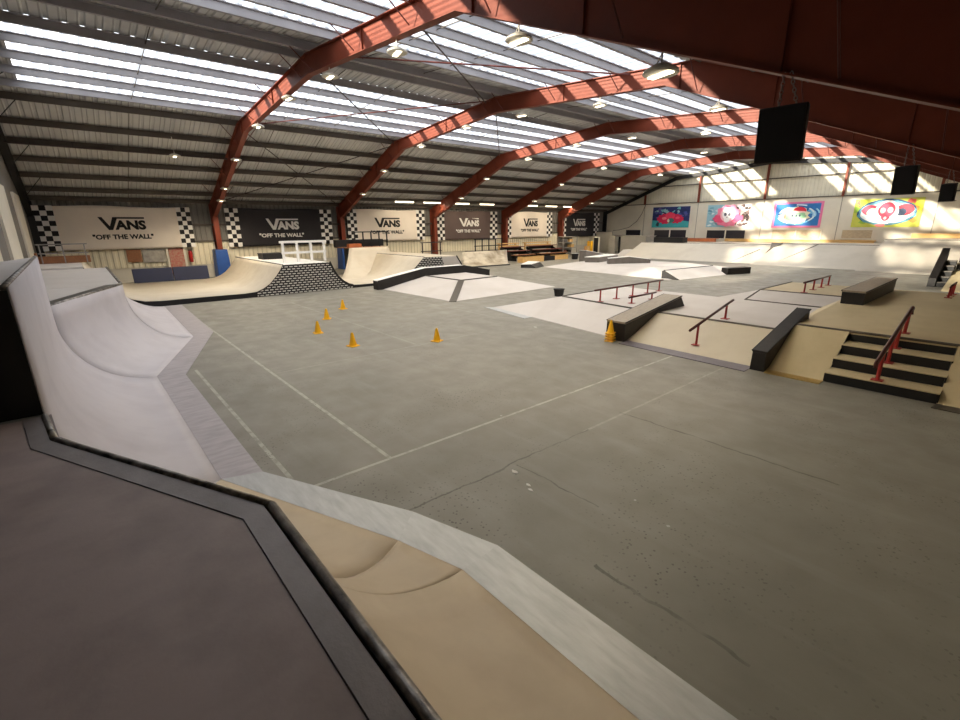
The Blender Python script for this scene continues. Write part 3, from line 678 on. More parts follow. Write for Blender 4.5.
# mats and column pads
for k, (y0, y1) in enumerate(((1.72, 3.3), (3.32, 4.82))):
    a = MB(); a.hexa([(-26.78, y0, .0), (-26.66, y0, .0), (-26.66, y1, .0), (-26.78, y1, .0)], [(-26.98, y0, .82), (-26.86, y0, .82), (-26.86, y1, .82), (-26.98, y1, .82)])
    tag(a.build('gym_mat', 'navy', bevel=.02), ['left navy gym mat standing behind the mini ramp', 'right navy gym mat standing behind the mini ramp'][k], 'mat', 'navy mats')
def pad(y, label):
    a = MB(); w0, w1 = .36, .30
    a.hexa([(-29.42, y-w0, 0), (-28.55, y-w0, 0), (-28.55, y+w0, 0), (-29.42, y+w0, 0)], [(-29.42, y-w1, 1.5), (-28.68, y-w1, 1.5), (-28.68, y+w1, 1.5), (-29.42, y+w1, 1.5)])
    tag(a.build('column_pad', 'blue', bevel=.04), label, 'pad', 'blue column pads')
pad(5.95, 'blue protective pad round the nearest column foot, right of the navy mats')
pad(13.15, 'blue protective pad round the second column foot, behind the bowl ramp')

# boards and extinguisher on the left wall below the first banner
a = MB(); a.box(-29.38, -29.33, 1.82, 2.42, 1.0, 1.62); tag(a.build('wall_board', 'wood_brown'), 'brown square board on the wall below the leftmost banner', 'board')
a = MB(); a.box(-29.38, -29.33, 2.47, 3.44, .95, 1.62); tag(a.build('wall_board', 'grey_art'), 'grey spray-painted board on the wall right of the brown board', 'board')
t = thing('painted_door', 'pink patterned door panel between pale jambs, right of the grey board', 'door', (-29.3, 3.9, .3))
a = MB(); a.box(-29.38, -29.33, 3.6, 4.26, .3, 1.62); a.build('leaf', 'graffiti', t)
for y in (3.53, 4.31):
    a = MB(); a.box(-29.38, -29.30, y-.05, y+.05, .3, 1.66); a.build('jamb', 'whitewall', t)
t = thing('fire_extinguisher', 'red fire extinguisher hanging on the wall by the pink door', 'extinguisher', (-29.22, 4.55, .88))
a = MB(); a.lathe([(.06, .88), (.095, .9), (.095, 1.36), (.06, 1.45), (.03, 1.47)], (-29.22, 4.55, 0), 14); a.build('tank', 'red', t, smooth=True)
a = MB(); a.box(-29.25, -29.19, 4.48, 4.62, 1.47, 1.53); a.tube([(-29.2, 4.6, 1.5), (-29.12, 4.66, 1.3), (-29.12, 4.66, 1.05)], .015, 6); a.build('valve', 'black', t)

# ------------------------------------------------------------------ pyramid in the middle
def wedge_set(t, foot, top, zt, mats, names, thick=.02):
    n_ = len(foot)
    for k in range(n_):
        j = (k+1) % n_
        if mats[k] is None: continue
        a = MB(); a.slab([(*foot[k], .012), (*foot[j], .012), (*top[j], zt), (*top[k], zt)], lambda p: 0 if p[2] < .05 else p[2]-thick-.0)
        a.build(names[k], mats[k], t)
t = thing('pyramid_ramp', 'white hipped pyramid ramp in the middle of the floor', 'ramp', (-15.6, 12.8, 0))
pf = [(-17.9, 9.75), (-13.1, 9.85), (-13.35, 15.7), (-17.9, 16.2)]; pt = [(-17.9, 11.95), (-15.25, 11.95), (-15.4, 14.1), (-17.9, 14.3)]
wedge_set(t, pf, pt, .42, ['course_white']*3+[None], ['front_bank', 'right_bank', 'back_bank', ''])
a = MB(); a.slab([(*p, .421) for p in pt], .05); a.build('top_pad', 'course_white', t)
a = MB(); a.hexa([(-13.0, 9.75, .005), (-12.98, 9.98, .005), (-13.3, 10.0, .005), (-13.3, 9.75, .005)], [(-13.0, 9.75, .016), (-12.98, 9.98, .016), (-13.3, 10.0, .016), (-13.3, 9.75, .016)])
d = Vector((pt[1][0]-pf[1][0], pt[1][1]-pf[1][1], .41)); s_ = Vector((-d.y, d.x, 0)).normalized()*.13
p0 = Vector((*pf[1], .02)); p1 = Vector((*pt[1], .44))
a = MB(); a.slab([tuple(p0-s_), tuple(p0+s_), tuple(p1+s_), tuple(p1-s_)], .012); a.build('hip_strip', 'edge', t)
for p, q in ((pt[0], pt[1]), (pt[1], pt[2])):
    a = MB(); a.tube([(*p, .425), (*q, .425)], .035, 6); a.build('edge_strip', 'edge', t)
t = thing('grind_ledge', 'long black kinked ledge with pale top over the far side of the pyramid', 'ledge', (-18.1, 12.9, 0))
lp = [(9.5, .40), (11.95, .78), (14.2, .78), (15.9, .46)]
a = MB(); poly = [(9.5, 0)]+[(p[0], p[1]-.03) for p in lp]+[(15.9, 0)]
a.prism(poly, 'x', -18.32, -17.92); a.build('body', 'black_ledge', t)
a = MB()
for p, q in zip(lp[:-1], lp[1:]): a.hexa([(-18.34, p[0], p[1]-.03), (-17.90, p[0], p[1]-.03), (-17.90, q[0], q[1]-.03), (-18.34, q[0], q[1]-.03)], [(-18.34, p[0], p[1]), (-17.90, p[0], p[1]), (-17.90, q[0], q[1]), (-18.34, q[0], q[1])])
a.build('top_board', 'white', t)
a = MB()
for p, q in zip(lp[:-1], lp[1:]): a.tube([(-17.9, p[0], p[1]-.02), (-17.9, q[0], q[1]-.02)], .022, 6)
a.build('edge_angle', 'black', t)

# ------------------------------------------------------------------ street course on the right
t = thing('street_funbox', 'low pale funbox with front bank and flat top, left half of the right-hand course', 'ramp', (-6.5, 11.5, 0))
ZP = .52
A_ = (-11.25, 10.15); B_ = (-6.2, 9.38); C_ = (-2.98, 9.28)
tl, tm_, tr = (-9.05, 11.0), (-6.2, 10.62), (-2.98, 10.58)
def bank(name, pts, m): MB().slab(pts, lambda p: 0 if p[2] < .05 else p[2]-.03).build(name, m, t)
bank('front_bank', [(*A_, .012), (*B_, .012), (*tm_, ZP), (*tl, ZP)], 'course_white')
bank('front_bank', [(*B_, .012), (*C_, .012), (*tr, ZP), (*tm_, ZP)], 'course_pale')
bank('side_bank', [(-11.0, 15.4, .012), (*A_, .012), (*tl, ZP), (-9.1, 14.3, ZP)], 'course_white')
bank('back_bank', [(-5.2, 15.9, .012), (-11.0, 15.4, .012), (-9.1, 14.3, ZP), (-5.4, 14.2, ZP)], 'course_white')
a = MB(); a.slab([(*tl, ZP), (*tm_, ZP), (*tr, ZP), (-2.98, 14.2, ZP), (-5.4, 14.2, ZP), (-9.1, 14.3, ZP)], .05); a.build('top_pad', 'course_white', t)
for p, q in ((tl, tm_), (tm_, tr), ((-9.1, 14.3), tl)):
    a = MB(); a.tube([(*p, ZP-.002), (*q, ZP-.002)], .03, 6); a.build('edge_strip', 'edge', t)
plate([A_, (-9.2, 9.84), (-9.2, 9.5), (-11.5, 9.95)]).build('floor_plate', 'plate', t)
plate([(-5.7, 9.38), C_, (-2.98, 8.86), (-5.7, 8.98)]).build('floor_plate', 'plate_purple', t)

t = thing('street_platform', 'raised plywood platform with banks on the right, round the stairs and ledges', 'platform', (-1.5, 14, 0))
ZU = .69
a = MB(); a.slab([(-2.76, 10.5, ZU), (.92, 10.5, ZU), (.92, 18.2, ZU), (-5.1, 18.2, ZU), (-5.1, 15.4, ZU), (-2.98, 15.4, ZU)], .05); a.build('top_pad', 'lamplit_course_ply', t)
def bank2(name, pts, m): MB().slab(pts, lambda p: 0 if p[2] < .05 else p[2]-.03).build(name, m, t)
bank2('front_bank', [(-2.98, 9.28, .012), (-1.88, 9.28, .012), (-1.88, 10.5, ZU), (-2.76, 10.5, ZU)], 'lamplit_course_ply')
bank2('front_bank', [(-.47, 9.28, .012), (.92, 9.28, .012), (.92, 10.5, ZU), (-.47, 10.5, ZU)], 'lamplit_course_ply')
bank2('middle_bank', [(-5.05, 14.22, ZP), (-2.98, 14.22, ZP), (-2.98, 15.4, ZU), (-5.1, 15.4, ZU)], 'course_white')
bank2('side_bank', [(-2.98, 10.58, ZP), (-2.76, 10.5, ZU), (-2.98, 15.4, ZU), (-3.25, 14.2, ZP)], 'lamplit_course_ply')
bank2('left_bank', [(-6.4, 18.6, .012), (-6.3, 15.4, .012), (-5.1, 15.4, ZU), (-5.1, 18.2, ZU)], 'course_white')
bank2('corner_bank', [(-5.8, 14.2, ZP), (-5.05, 14.2, ZP), (-5.1, 15.4, ZU)], 'course_white')
bank2('corner_bank', [(-6.3, 15.4, .012), (-5.8, 14.2, ZP-.01), (-5.1, 15.4, ZU)], 'course_white')
bank2('back_bank', [(.92, 20.2, .012), (-6.4, 20.0, .012), (-5.1, 18.2, ZU), (.92, 18.2, ZU)], 'lamplit_course_ply')
for p, q in (((-2.76, 10.5), (-1.88, 10.5)), ((-1.88, 10.5), (-.47, 10.5)), ((-.47, 10.5), (.92, 10.5)), ((-5.1, 15.4), (-2.98, 15.4)), ((-5.1, 15.4), (-5.1, 18.2))):
    a = MB(); a.tube([(*p, ZU), (*q, ZU)], .024, 6); a.build('edge_strip', 'edge', t)
a = MB(); a.tube([(-5.05, 14.2, ZP+.005), (-2.98, 14.2, ZP+.005)], .022, 6); a.build('edge_strip', 'edge', t)
a = MB(); a.tube([(-5.05, 14.2, ZP+.005), (-5.1, 15.4, ZU)], .022, 6); a.build('edge_strip', 'edge', t)
plate([(-2.75, 9.28), (-1.88, 9.28), (-1.88, 9.05), (-2.72, 9.05)]).build('floor_plate', 'yellow_sheen', t)  # yellow strip painted in for the sheen beside the ledge
plate([(-.47, 9.28), (.92, 9.28), (.92, 9.02), (-.5, 9.02)]).build('floor_plate', 'edge', t)
# stairs
t = thing('stair_set', 'four-step skate stairs with black risers and plywood treads, right edge', 'stairs', (-1.17, 9.9, 0))
for k in range(4):
    y0 = 9.28+k*.407; z0 = k*.1725; z1 = z0+.165
    w = .035*k
    a = MB(); a.box(-1.87+w*.2, -.47-w*.2, y0, y0+.03, max(.002, z0-.005), z1-.012); a.build('riser', 'black', t)
    if k < 3:
        a = MB(); a.box(-1.88, -.46, y0-.012, y0+.43, z1-.012, z1+.006); a.build('tread', 'lamplit_course_ply', t)
for x in (-1.885, -.475):
    a = MB(); a.prism([(9.29, .005), (9.29, .15), (9.69, .15), (9.69, .325), (10.10, .325), (10.10, .495), (10.48, .495), (10.48, .005)], 'x', x, x+.02); a.build('stringer', 'black', t)
# stair handrail
def grind_rail(label, top, feet, r=.03, mtop='rail_worn', mleg='rail_red', curl=0):
    t = thing('grind_rail', label, 'rail', (feet[0][0], feet[0][1], feet[0][2]), 'red grind rails')
    a = MB(); pts = [Vector(p) for p in top]
    if curl:
        d = (pts[-1]-pts[0]).normalized()
        pts = [pts[0]+Vector((0, -.05, -.09)), pts[0]+Vector((0, -.05, -.03))]+pts+[pts[-1]+Vector((0, .06, -.02)), pts[-1]+Vector((0, .05, -.13))]
    a.tube(pts, r, 10); a.build('rail_bar', mtop, t, smooth=True)
    p0, p1 = Vector(top[0]), Vector(top[-1])
    for f in feet:
        u = (f[1]-p0.y)/(p1.y-p0.y) if abs(p1.y-p0.y) > .1 else .5
        q = p0.lerp(p1, max(0, min(1, u)))
        a = MB(); a.tube([(f[0], f[1], f[2]), (q.x, q.y, q.z)], r*.85, 8); l = a.build('leg', mleg, t, smooth=False)
        a = MB(); a.box(f[0]-.075, f[0]+.075, f[1]-.075, f[1]+.075, f[2], f[2]+.012); a.build('foot_plate', mleg, l)
    return t
grind_rail('red handrail running down the middle of the four-step stairs', [(-1.2, 8.98, .56), (-1.2, 11.2, 1.13)], [(-1.2, 9.36, .176), (-1.2, 9.95, .348), (-1.2, 10.40, .52), (-1.2, 11.0, .691)], .032, 'rail_worn', 'rail_red', 1)
zb = lambda y: (y-9.33)/1.27*.505+.012
grind_rail('red two-legged rail sloping down the front bank between the two black ledges', [(-4.25, 9.27, .50), (-4.25, 11.25, .92)], [(-4.25, 9.64, zb(9.64)), (-4.25, 10.95, ZP)], .028)
grind_rail('long low red rail with five legs at the left of the course', [(-7.65, 10.68, .86), (-7.65, 14.34, .86)], [(-7.65, 10.95, ZP), (-7.65, 11.75, ZP), (-7.65, 12.6, ZP), (-7.65, 13.45, ZP), (-7.65, 14.15, ZP)], .026)
grind_rail('short low red rail close to the left black ledge', [(-6.9, 11.2, .69), (-6.9, 12.6, .70)], [(-6.9, 11.35, ZP), (-6.9, 12.4, ZP)], .026)
grind_rail('red four-legged rail on the raised platform left of the wide ledge', [(-4.03, 15.46, .98), (-4.03, 18.1, .99)], [(-4.03, 15.62, ZU), (-4.03, 16.45, ZU), (-4.03, 17.25, ZU), (-4.03, 18.0, ZU)], .026)
grind_rail('red rail cut by the right edge of the photo, on the raised platform', [(-1.2, 17.0, .98), (-1.2, 18.15, 1.0)], [(-1.2, 17.1, ZU), (-1.2, 17.6, ZU), (-1.2, 18.05, ZU)], .028)
# ledges
def hubba(label, x0, x1, y0, y1, zt0, zt1, base, top_m, body_m='black_ledge', back=0.0, flare=0.0):
    t = thing('grind_ledge', label, 'ledge', ((x0+x1)/2, (y0+y1)/2, 0), 'box ledges on the right-hand course')
    th = .045
    bx0, bx1 = x0+flare, x1-flare
    pb = [(y0+flare*.6, base(y0)), (y1-back, base(y1-back))]
    a = MB(); n_ = 6
    ys = [y0+(y1-back-y0)*k/n_ for k in range(n_+1)]
    top = [(y0+flare*.2+(y1-y0-flare*.4)*k/n_, zt0+(zt1-zt0)*k/n_-th) for k in range(n_+1)]
    vs = []
    for k in range(n_+1): vs += [(bx0, ys[k], base(ys[k])), (bx1, ys[k], base(ys[k])), (x1-.01, top[k][0], top[k][1]), (x0+.01, top[k][0], top[k][1])]
    fs = [(0, 1, 2, 3), (4*n_+3, 4*n_+2, 4*n_+1, 4*n_)]
    for k in range(n_):
        for j in range(4): fs.append((4*k+j, 4*k+(j+1) % 4, 4*k+4+(j+1) % 4, 4*k+4+j))
    a.add(vs, fs); a.build('body', body_m, t)
    a = MB(); a.hexa([(x0, y0, zt0-th), (x1, y0, zt0-th), (x1, y1, zt1-th), (x0, y1, zt1-th)], [(x0, y0, zt0), (x1, y0, zt0), (x1, y1, zt1), (x0, y1, zt1)]); a.build('top_board', top_m, t, bevel=.008)
    for x in (x0, x1):
        a = MB(); a.tube([(x, y0, zt0-.012), (x, y1, zt1-.012)], .016, 6); a.build('edge_angle', 'black', t)
    return t
zl = lambda y: 0.0 if y < 9.3 else min(ZP, (y-9.33)/1.27*.505+.013) if y > 9.33 else 0.0
hubba('black sloping ledge with worn brown top beside the stacked yellow cones', -6.2, -5.7, 9.2, 11.75, .46, .82, zl, 'ledge_top', back=-.2)
zl2 = lambda y: zl(y)*.98
hubba('narrow all-black sloping ledge left of the stairs', -2.98, -2.74, 9.1, 11.3, .38, .90, zl2, 'black_ledge')
hubba('wide flat black ledge with pale top on the raised platform', -2.86, -2.38, 14.1, 17.8, 1.02, 1.06, lambda y: ZU, 'ledge_top', flare=.02)

# stair and platform at far right
t = thing('stair_set', 'distant steep stairs with side ledge at the right edge, below the red skull mural', 'stairs', (-1.0, 28, 0))
for k in range(5):
    y0 = 26.95+k*.4; a = MB(); a.box(-2.36, -2.05, y0, 29.0, .2*k+.002, .2*(k+1)-.03); a.build('riser', 'black', t)
    a = MB(); a.box(-2.36, -2.05, y0-.02, y0+.42, .2*(k+1)-.03, .2*(k+1)); a.build('tread', 'grey_ledge', t)
a = MB(); a.slab([(-2.04, 25.4, .012), (.9, 25.4, .012), (.9, 28.9, .62), (-2.04, 28.9, .62)], lambda p: 0 if p[2] < .05 else p[2]-.03); a.build('side_bank', 'lamplit_course_ply', t)
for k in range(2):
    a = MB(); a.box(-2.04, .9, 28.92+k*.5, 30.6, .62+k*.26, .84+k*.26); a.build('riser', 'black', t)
    a = MB(); a.box(-2.04, .9, 28.90+k*.5, 29.42+k*1.2, .84+k*.26, .88+k*.26); a.build('tread', 'lamplit_course_ply', t)
a = MB(); a.hexa([(-2.62, 26.85, 0), (-2.38, 26.85, 0), (-2.38, 29.0, 0), (-2.62, 29.0, 0)], [(-2.62, 26.85, .35), (-2.38, 26.85, .35), (-2.38, 29.0, 1.5), (-2.62, 29.0, 1.5)]); a.build('side_ledge', 'black_ledge', t)

# ------------------------------------------------------------------ funbox in the back
t = thing('bank_funbox', 'large flat white funbox with grey ledges, in front of the far ramps', 'ramp', (-16, 25, 0))
ff = [(-20.5, 22.9), (-11.2, 21.6), (-11.6, 30.5), (-21.5, 30.5)]; ft = [(-19.2, 24.6), (-13.6, 24.4), (-13.8, 28.6), (-19.6, 28.6)]
wedge_set(t, ff, ft, .30, ['course_white']*4, ['front_bank', 'right_bank', 'back_bank', 'left_bank'])
a = MB(); a.slab([(*p, .301) for p in ft], .05); a.build('top_pad', 'course_white', t)
def low_ledge(label, pts_fn, top_m='white', body='grey_ledge'):
    t = thing('grind_ledge', label, 'ledge', pts_fn[0][0], 'grey ledges on the far funbox')
    b4, t4 = pts_fn
    a = MB(); a.hexa(b4, t4); a.build('body', body, t)
    c = sum((Vector(p) for p in t4), Vector())/4
    up = [tuple(c+(Vector(p)-c)*1.04) for p in t4]
    a = MB(); a.hexa(up, [(p[0], p[1], p[2]+.03) for p in up]); a.build('top_board', top_m, t)
low_ledge('long flat grey ledge with white top, middle of the far funbox', ([(-18.6, 24.7, .30), (-17.9, 25.2, .30), (-18.5, 28.2, .30), (-19.4, 28.2, .30)], [(-18.6, 24.7, .62), (-17.9, 25.2, .62), (-18.5, 28.2, .62), (-19.4, 28.2, .62)]))
low_ledge('grey ledge with sloping white top at the left rear of the far funbox', ([(-21.3, 27.6, .0), (-20.7, 27.6, .0), (-21.0, 30.2, .0), (-21.6, 30.2, .0)], [(-21.3, 27.6, .85), (-20.7, 27.6, .85), (-21.0, 30.2, .5), (-21.6, 30.2, .5)]))
t = thing('grind_ledge', 'kinked grey ledge with pale top, right side of the far funbox', 'ledge', (-16, 25.7, 0), 'grey ledges on the far funbox')
kx = [(-16.75, 24.6, .3, .62), (-16.1, 25.8, .3, .70), (-15.35, 27.0, .3, .52)]
for (x0, y0, b0, t0), (x1, y1, b1, t1) in zip(kx[:-1], kx[1:]):
    a = MB(); a.hexa([(x0, y0, b0), (x1, y1, b1), (x1-.3, y1+.25, b1), (x0-.3, y0+.25, b0)], [(x0, y0, t0), (x1, y1, t1), (x1-.3, y1+.25, t1), (x0-.3, y0+.25, t0)]); a.build('body', 'grey_ledge', t)
    a = MB(); a.hexa([(x0+.01, y0-.01, t0), (x1+.01, y1-.01, t1), (x1-.31, y1+.26, t1), (x0-.31, y0+.26, t0)], [(x0+.01, y0-.01, t0+.03), (x1+.01, y1-.01, t1+.03), (x1-.31, y1+.26, t1+.03), (x0-.31, y0+.26, t0+.03)]); a.build('top_board', 'white', t)
t = thing('kicker_ramp', 'white kicker wedge with black end in front of the far funbox', 'ramp', (-11.2, 23.8, 0))
a = MB(); a.hexa([(-11.75, 21.85, .01), (-10.85, 21.85, .01), (-10.3, 25.8, .01), (-11.3, 26.2, .01)], [(-11.75, 21.85, .40), (-11.6, 21.85, .40), (-11.15, 26.2, .40), (-11.3, 26.2, .40)]); a.build('body', 'black_ledge', t)
a = MB(); a.slab([(-10.80, 21.87, .02), (-10.27, 25.8, .02), (-11.15, 26.2, .412), (-11.6, 21.87, .412)], .012); a.build('slope_sheet', 'course_white', t)
a = MB(); a.tube([(-11.65, 21.85, .41), (-11.2, 26.2, .41)], .03, 6); a.build('edge_strip', 'black', t)
a = MB(); a.hexa([(-10.75, 26.3, 0), (-10.3, 26.0, 0), (-9.75, 27.6, 0), (-10.2, 27.9, 0)], [(-10.75, 26.3, .34), (-10.3, 26.0, .34), (-9.75, 27.6, .34), (-10.2, 27.9, .34)])
tag(a.build('low_box', 'black_ledge', bevel=.01), 'low black box on the floor right of the white kicker', 'box')
a = MB(); a.hexa([(-21.2, 21.5, 0), (-20.2, 21.9, 0), (-20.9, 23.4, 0), (-22.2, 23.2, 0)], [(-21.2, 21.5, .2), (-20.6, 21.8, .22), (-21.3, 23.4, .26), (-22.2, 23.2, .26)], 0)
a.hexa([(-21.2, 21.5, .201), (-20.6, 21.8, .221), (-21.3, 23.4, .261), (-22.2, 23.2, .261)], [(-21.2, 21.5, .23), (-20.6, 21.8, .25), (-21.3, 23.4, .29), (-22.2, 23.2, .29)], 1)
tag(a.build('kicker_ramp', ['black_ledge', 'white']), 'small dark kicker with white top left of the far funbox', 'ramp')

# ------------------------------------------------------------------ far ramps against the mural wall
def far_ramp(label, fx0, fx1, tx0, tx1, yf, yt, h, m):
    t = thing('bank_ramp', label, 'ramp', ((fx0+fx1)/2, (yf+yt)/2, 0), 'long banks below the mural wall')
    a = MB(); a.slab([(fx0, yf, .012), (fx1, yf, .012), (tx1, yt, h), (tx0, yt, h)], lambda p: 0 if p[2] < .05 else p[2]-.03); a.build('slope', m, t)
    a = MB(); a.box(tx0, tx1, yt, YF-.2, h-.05, h); a.build('deck_top', m, t)
    a = MB(); a.box(tx0+.05, tx1-.05, yt+.05, YF-.25, 0, h-.05); a.build('core', 'wood_brown', t)
    a = MB(); a.tube([(tx0, yt, h), (tx1, yt, h)], .025, 6); a.build('edge_strip', 'edge', t)
far_ramp('white bank in the far left corner below the blue mural', -22.2, -17.2, -22.3, -17.2, 34.6, 37.5, 1.12, 'far_white')
far_ramp('wide white bank below the skull flower mural', -17.2, -12.0, -17.2, -12.0, 34.4, 37.5, 1.17, 'far_white')
far_ramp('sunlit white bank below the blue swirl mural, right of the dark notch', -12.0, -6.3, -11.7, -6.05, 33.6, 37.5, 1.24, 'far_white')
far_ramp('higher sunlit bank at the right below the red skull mural', -6.3, .9, -6.0, .9, 33.0, 37.5, 1.6, 'far_white')
a = MB(); a.slab([(-11.9, 36.5, .9), (-11.4, 37.3, 1.3), (-12.1, 37.3, 1.3)], .06); tag(a.build('notch_patch', 'grey_ledge'), 'dark triangular patch in place of the notch between two white banks', 'plate')  # dark patch laid on to imitate the shaded notch
for (x0, y0, z0), (x1, y1, z1), lb in (((-10.85, 33.75, .03), (-9.35, 37.45, 1.25), 'thin dark joint strip running up the sunlit bank'), ((-13.6, 34.5, .03), (-12.55, 36.6, .86), 'faint dark joint strip running up the wide white bank')):
    a = MB(); a.tube([(x0, y0, z0), (x1, y1, z1)], .022, 5); tag(a.build('joint_strip', 'edge'), lb, 'strip', 'joint strips on the banks')
a = MB(); a.box(-21.6, -19.0, 38.2, 39.0, 1.121, 1.55); tag(a.build('low_box', 'black'), 'long black box on the bank deck below the blue mural', 'box')
a = MB(); a.box(-19.9, -17.3, YF-1.6, YF-1.5, 1.17, 1.42); a.box(-19.9, -17.3, YF-1.6, YF-1.0, 1.40, 1.44); tag(a.build('bench_board', 'orange'), 'orange-brown board behind the black box on the far deck', 'board')
a = MB(); a.box(-17.0, -7.2, YF-.6, YF-.02, 1.34, 1.42); a.box(-17.0, -7.2, YF-.6, YF-.55, 1.2, 1.36); tag(a.build('timber_ledge', 'wood'), 'long pine ledge along the mural wall under the windows', 'ledge')
a = MB(); a.box(-5.4, .9, YF-.4, YF-.02, 1.62, 1.9); tag(a.build('timber_ledge', 'wood'), 'pine ledge along the wall right of the red skull mural', 'ledge')

# windows in the far wall
def far_window(k, x0, x1, z0, z1, pane, nm=1):
    a = MB(); f = .09
    a.box(x0-f, x1+f, YF-.05, YF-.002, z1, z1+f); a.box(x0-f, x1+f, YF-.07, YF-.002, z0-f, z0); a.box(x0-f, x0, YF-.05, YF-.002, z0, z1); a.box(x1, x1+f, YF-.05, YF-.002, z0, z1)
    for j in range(1, nm+1):
        xm = x0+(x1-x0)*j/(nm+1); a.box(xm-.05, xm+.05, YF-.05, YF-.002, z0, z1)
    o = struct('window_%d' % k, a, 'whitewall')
    for j in range(nm+1):
        p0 = x0+(x1-x0)*j/(nm+1); p1 = x0+(x1-x0)*(j+1)/(nm+1)
        a = MB(); a.box(p0, p1, YF-.025, YF-.01, z0, z1); a.build('pane', pane, o)
far_window(3, -23.75, -20.65, 1.42, 2.1, 'glass_dark'); far_window(4, -18.8, -15.7, 1.42, 2.08, 'glass_dark')
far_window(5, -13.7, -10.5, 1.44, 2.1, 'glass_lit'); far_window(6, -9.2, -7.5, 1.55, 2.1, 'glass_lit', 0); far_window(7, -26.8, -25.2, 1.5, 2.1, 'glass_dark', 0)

# ------------------------------------------------------------------ murals (flat painted panels)
CM = {}
def cm(c):
    if c not in CM: CM[c] = mat('mural_paint_%d' % len(CM), c, .7, 0, .06, 4)
    return CM[c]
def mural(label, x0, x1, z0, z1, base, layers):
    a = MB(); mats = [cm(base)]
    a.box(x0, x1, YF-.05, YF-.02, z0, z1, 0)
    for k, (c, poly) in enumerate(layers):
        mats.append(cm(c)); y = YF-.052-.0012*k
        a.add([(x0+p[0]*(x1-x0), y, z0+p[1]*(z1-z0)) for p in poly], [tuple(range(len(poly)))], len(mats)-1)
    tag(a.build('mural', mats, recalc=False), label, 'mural', 'murals on the far wall')
def ell(cx, cy, rx, ry, n_=22, j=0, ph=0, st=0, a0=0, a1=2*math.pi):
    return [(min(.99, max(.01, cx+rx*(1+(st if k % 2 else 0)+random.uniform(-j, j))*math.cos(a0+(a1-a0)*k/n_+ph))), min(.99, max(.01, cy+ry*(1+(st if k % 2 else 0)+random.uniform(-j, j))*math.sin(a0+(a1-a0)*k/n_+ph)))) for k in range(n_)]
def swirl(cx, cy, rx, ry, a0, a1, w):
    o = [(cx+rx*math.cos(a0+(a1-a0)*k/10), cy+ry*math.sin(a0+(a1-a0)*k/10)) for k in range(11)]
    i_ = [(cx+(rx-w)*math.cos(a0+(a1-a0)*k/10), cy+(ry-w*1.4)*math.sin(a0+(a1-a0)*k/10)) for k in range(10, -1, -1)]
    return [(min(.99, max(.01, p[0])), min(.99, max(.01, p[1]))) for p in o+i_]
L = [((64, 170, 176), [(.0, .0), (1, .0), (1, .28), (.8, .34), (.55, .24), (.3, .32), (0, .36)])]
for _ in range(34): L.append((random.choice([(74, 84, 150), (116, 182, 190), (92, 80, 140), (30, 44, 92), (150, 190, 196)]), ell(random.uniform(.06, .94), random.uniform(.5, .93), .05, .07, 9, .5)))
L += [((206, 34, 78), ell(.36, .42, .20, .22, 24, .1, 0, .16)), ((206, 34, 78), ell(.66, .42, .18, .20, 24, .1, 0, .16)), ((232, 62, 96), ell(.5, .56, .14, .18, 20, .1)), ((240, 130, 140), ell(.34, .45, .07, .07, 14, .2)),
      ((70, 120, 110), ell(.52, .34, .09, .12, 12, .15)), ((226, 218, 190), ell(.46, .34, .03, .08, 8, .2)), ((36, 66, 76), ell(.17, .15, .05, .1, 9, .3)), ((236, 84, 110), ell(.7, .46, .06, .06, 12, .2))]
mural('dark blue and turquoise mural with crimson shapes, leftmost on the far wall', -24.05, -20.5, 2.32, 4.14, (36, 48, 104), L)
L = [((150, 192, 206), [(0, 0), (.45, 0), (.4, 1), (0, 1)])]
for _ in range(22): L.append((random.choice([(120, 170, 186), (224, 236, 238), (88, 140, 160), (198, 220, 226)]), ell(random.uniform(.04, .36), random.uniform(.05, .95), .05, .05, 7, .5)))
for _ in range(60): L.append((random.choice([(96, 78, 72), (232, 226, 218), (50, 42, 42), (120, 100, 96), (84, 66, 64)]), ell(random.uniform(.64, .96), random.uniform(.05, .95), .04, .06, 6, .5)))
L += [((238, 130, 158), ell(.5, .5, .25, .46, 18, .05, .1, .22)), ((230, 84, 124), ell(.33, .38, .14, .16, 14, .1, 0, .3)), ((230, 84, 124), ell(.7, .4, .14, .14, 14, .1, 0, .3)), ((248, 190, 200), ell(.5, .56, .17, .34, 20, .03)),
      ((250, 246, 244), ell(.49, .6, .12, .27, 22)), ((250, 246, 244), ell(.49, .36, .07, .16, 14)), ((96, 96, 110), ell(.445, .57, .032, .08, 14)), ((96, 96, 110), ell(.54, .57, .032, .08, 14)), ((120, 100, 110), [(.475, .42), (.505, .42), (.49, .49)])]
mural('mural of a white skull in a pink flower, second from the left', -18.95, -15.45, 2.34, 4.14, (232, 214, 212), L)
L = [((40, 112, 182), [(.05, .07), (.95, .07), (.95, .93), (.05, .93)])]
for k in range(46):
    a0 = random.uniform(0, 6.28); rr = random.uniform(.22, .47)
    L.append((random.choice([(214, 234, 244), (112, 186, 226), (28, 70, 140), (160, 210, 236)]), swirl(.5, .5, rr, rr*.92, a0, a0+random.uniform(.4, .9), .034)))
L += [((228, 226, 196), ell(.46, .48, .27, .28, 22, .05, 0, .25)), ((150, 198, 160), ell(.48, .45, .22, .18, 20, .08)), ((150, 198, 160), ell(.58, .27, .07, .14, 12, .1)), ((216, 46, 70), ell(.55, .62, .14, .19, 14, 0, 0, 0, 0, math.pi)), ((240, 214, 206), ell(.54, .61, .15, .035, 14)),
      ((70, 70, 96), ell(.42, .47, .02, .05, 10)), ((70, 70, 96), ell(.5, .46, .02, .05, 10)), ((70, 70, 96), ell(.57, .47, .02, .05, 10)), ((206, 150, 130), ell(.27, .45, .02, .1, 8, .2))]
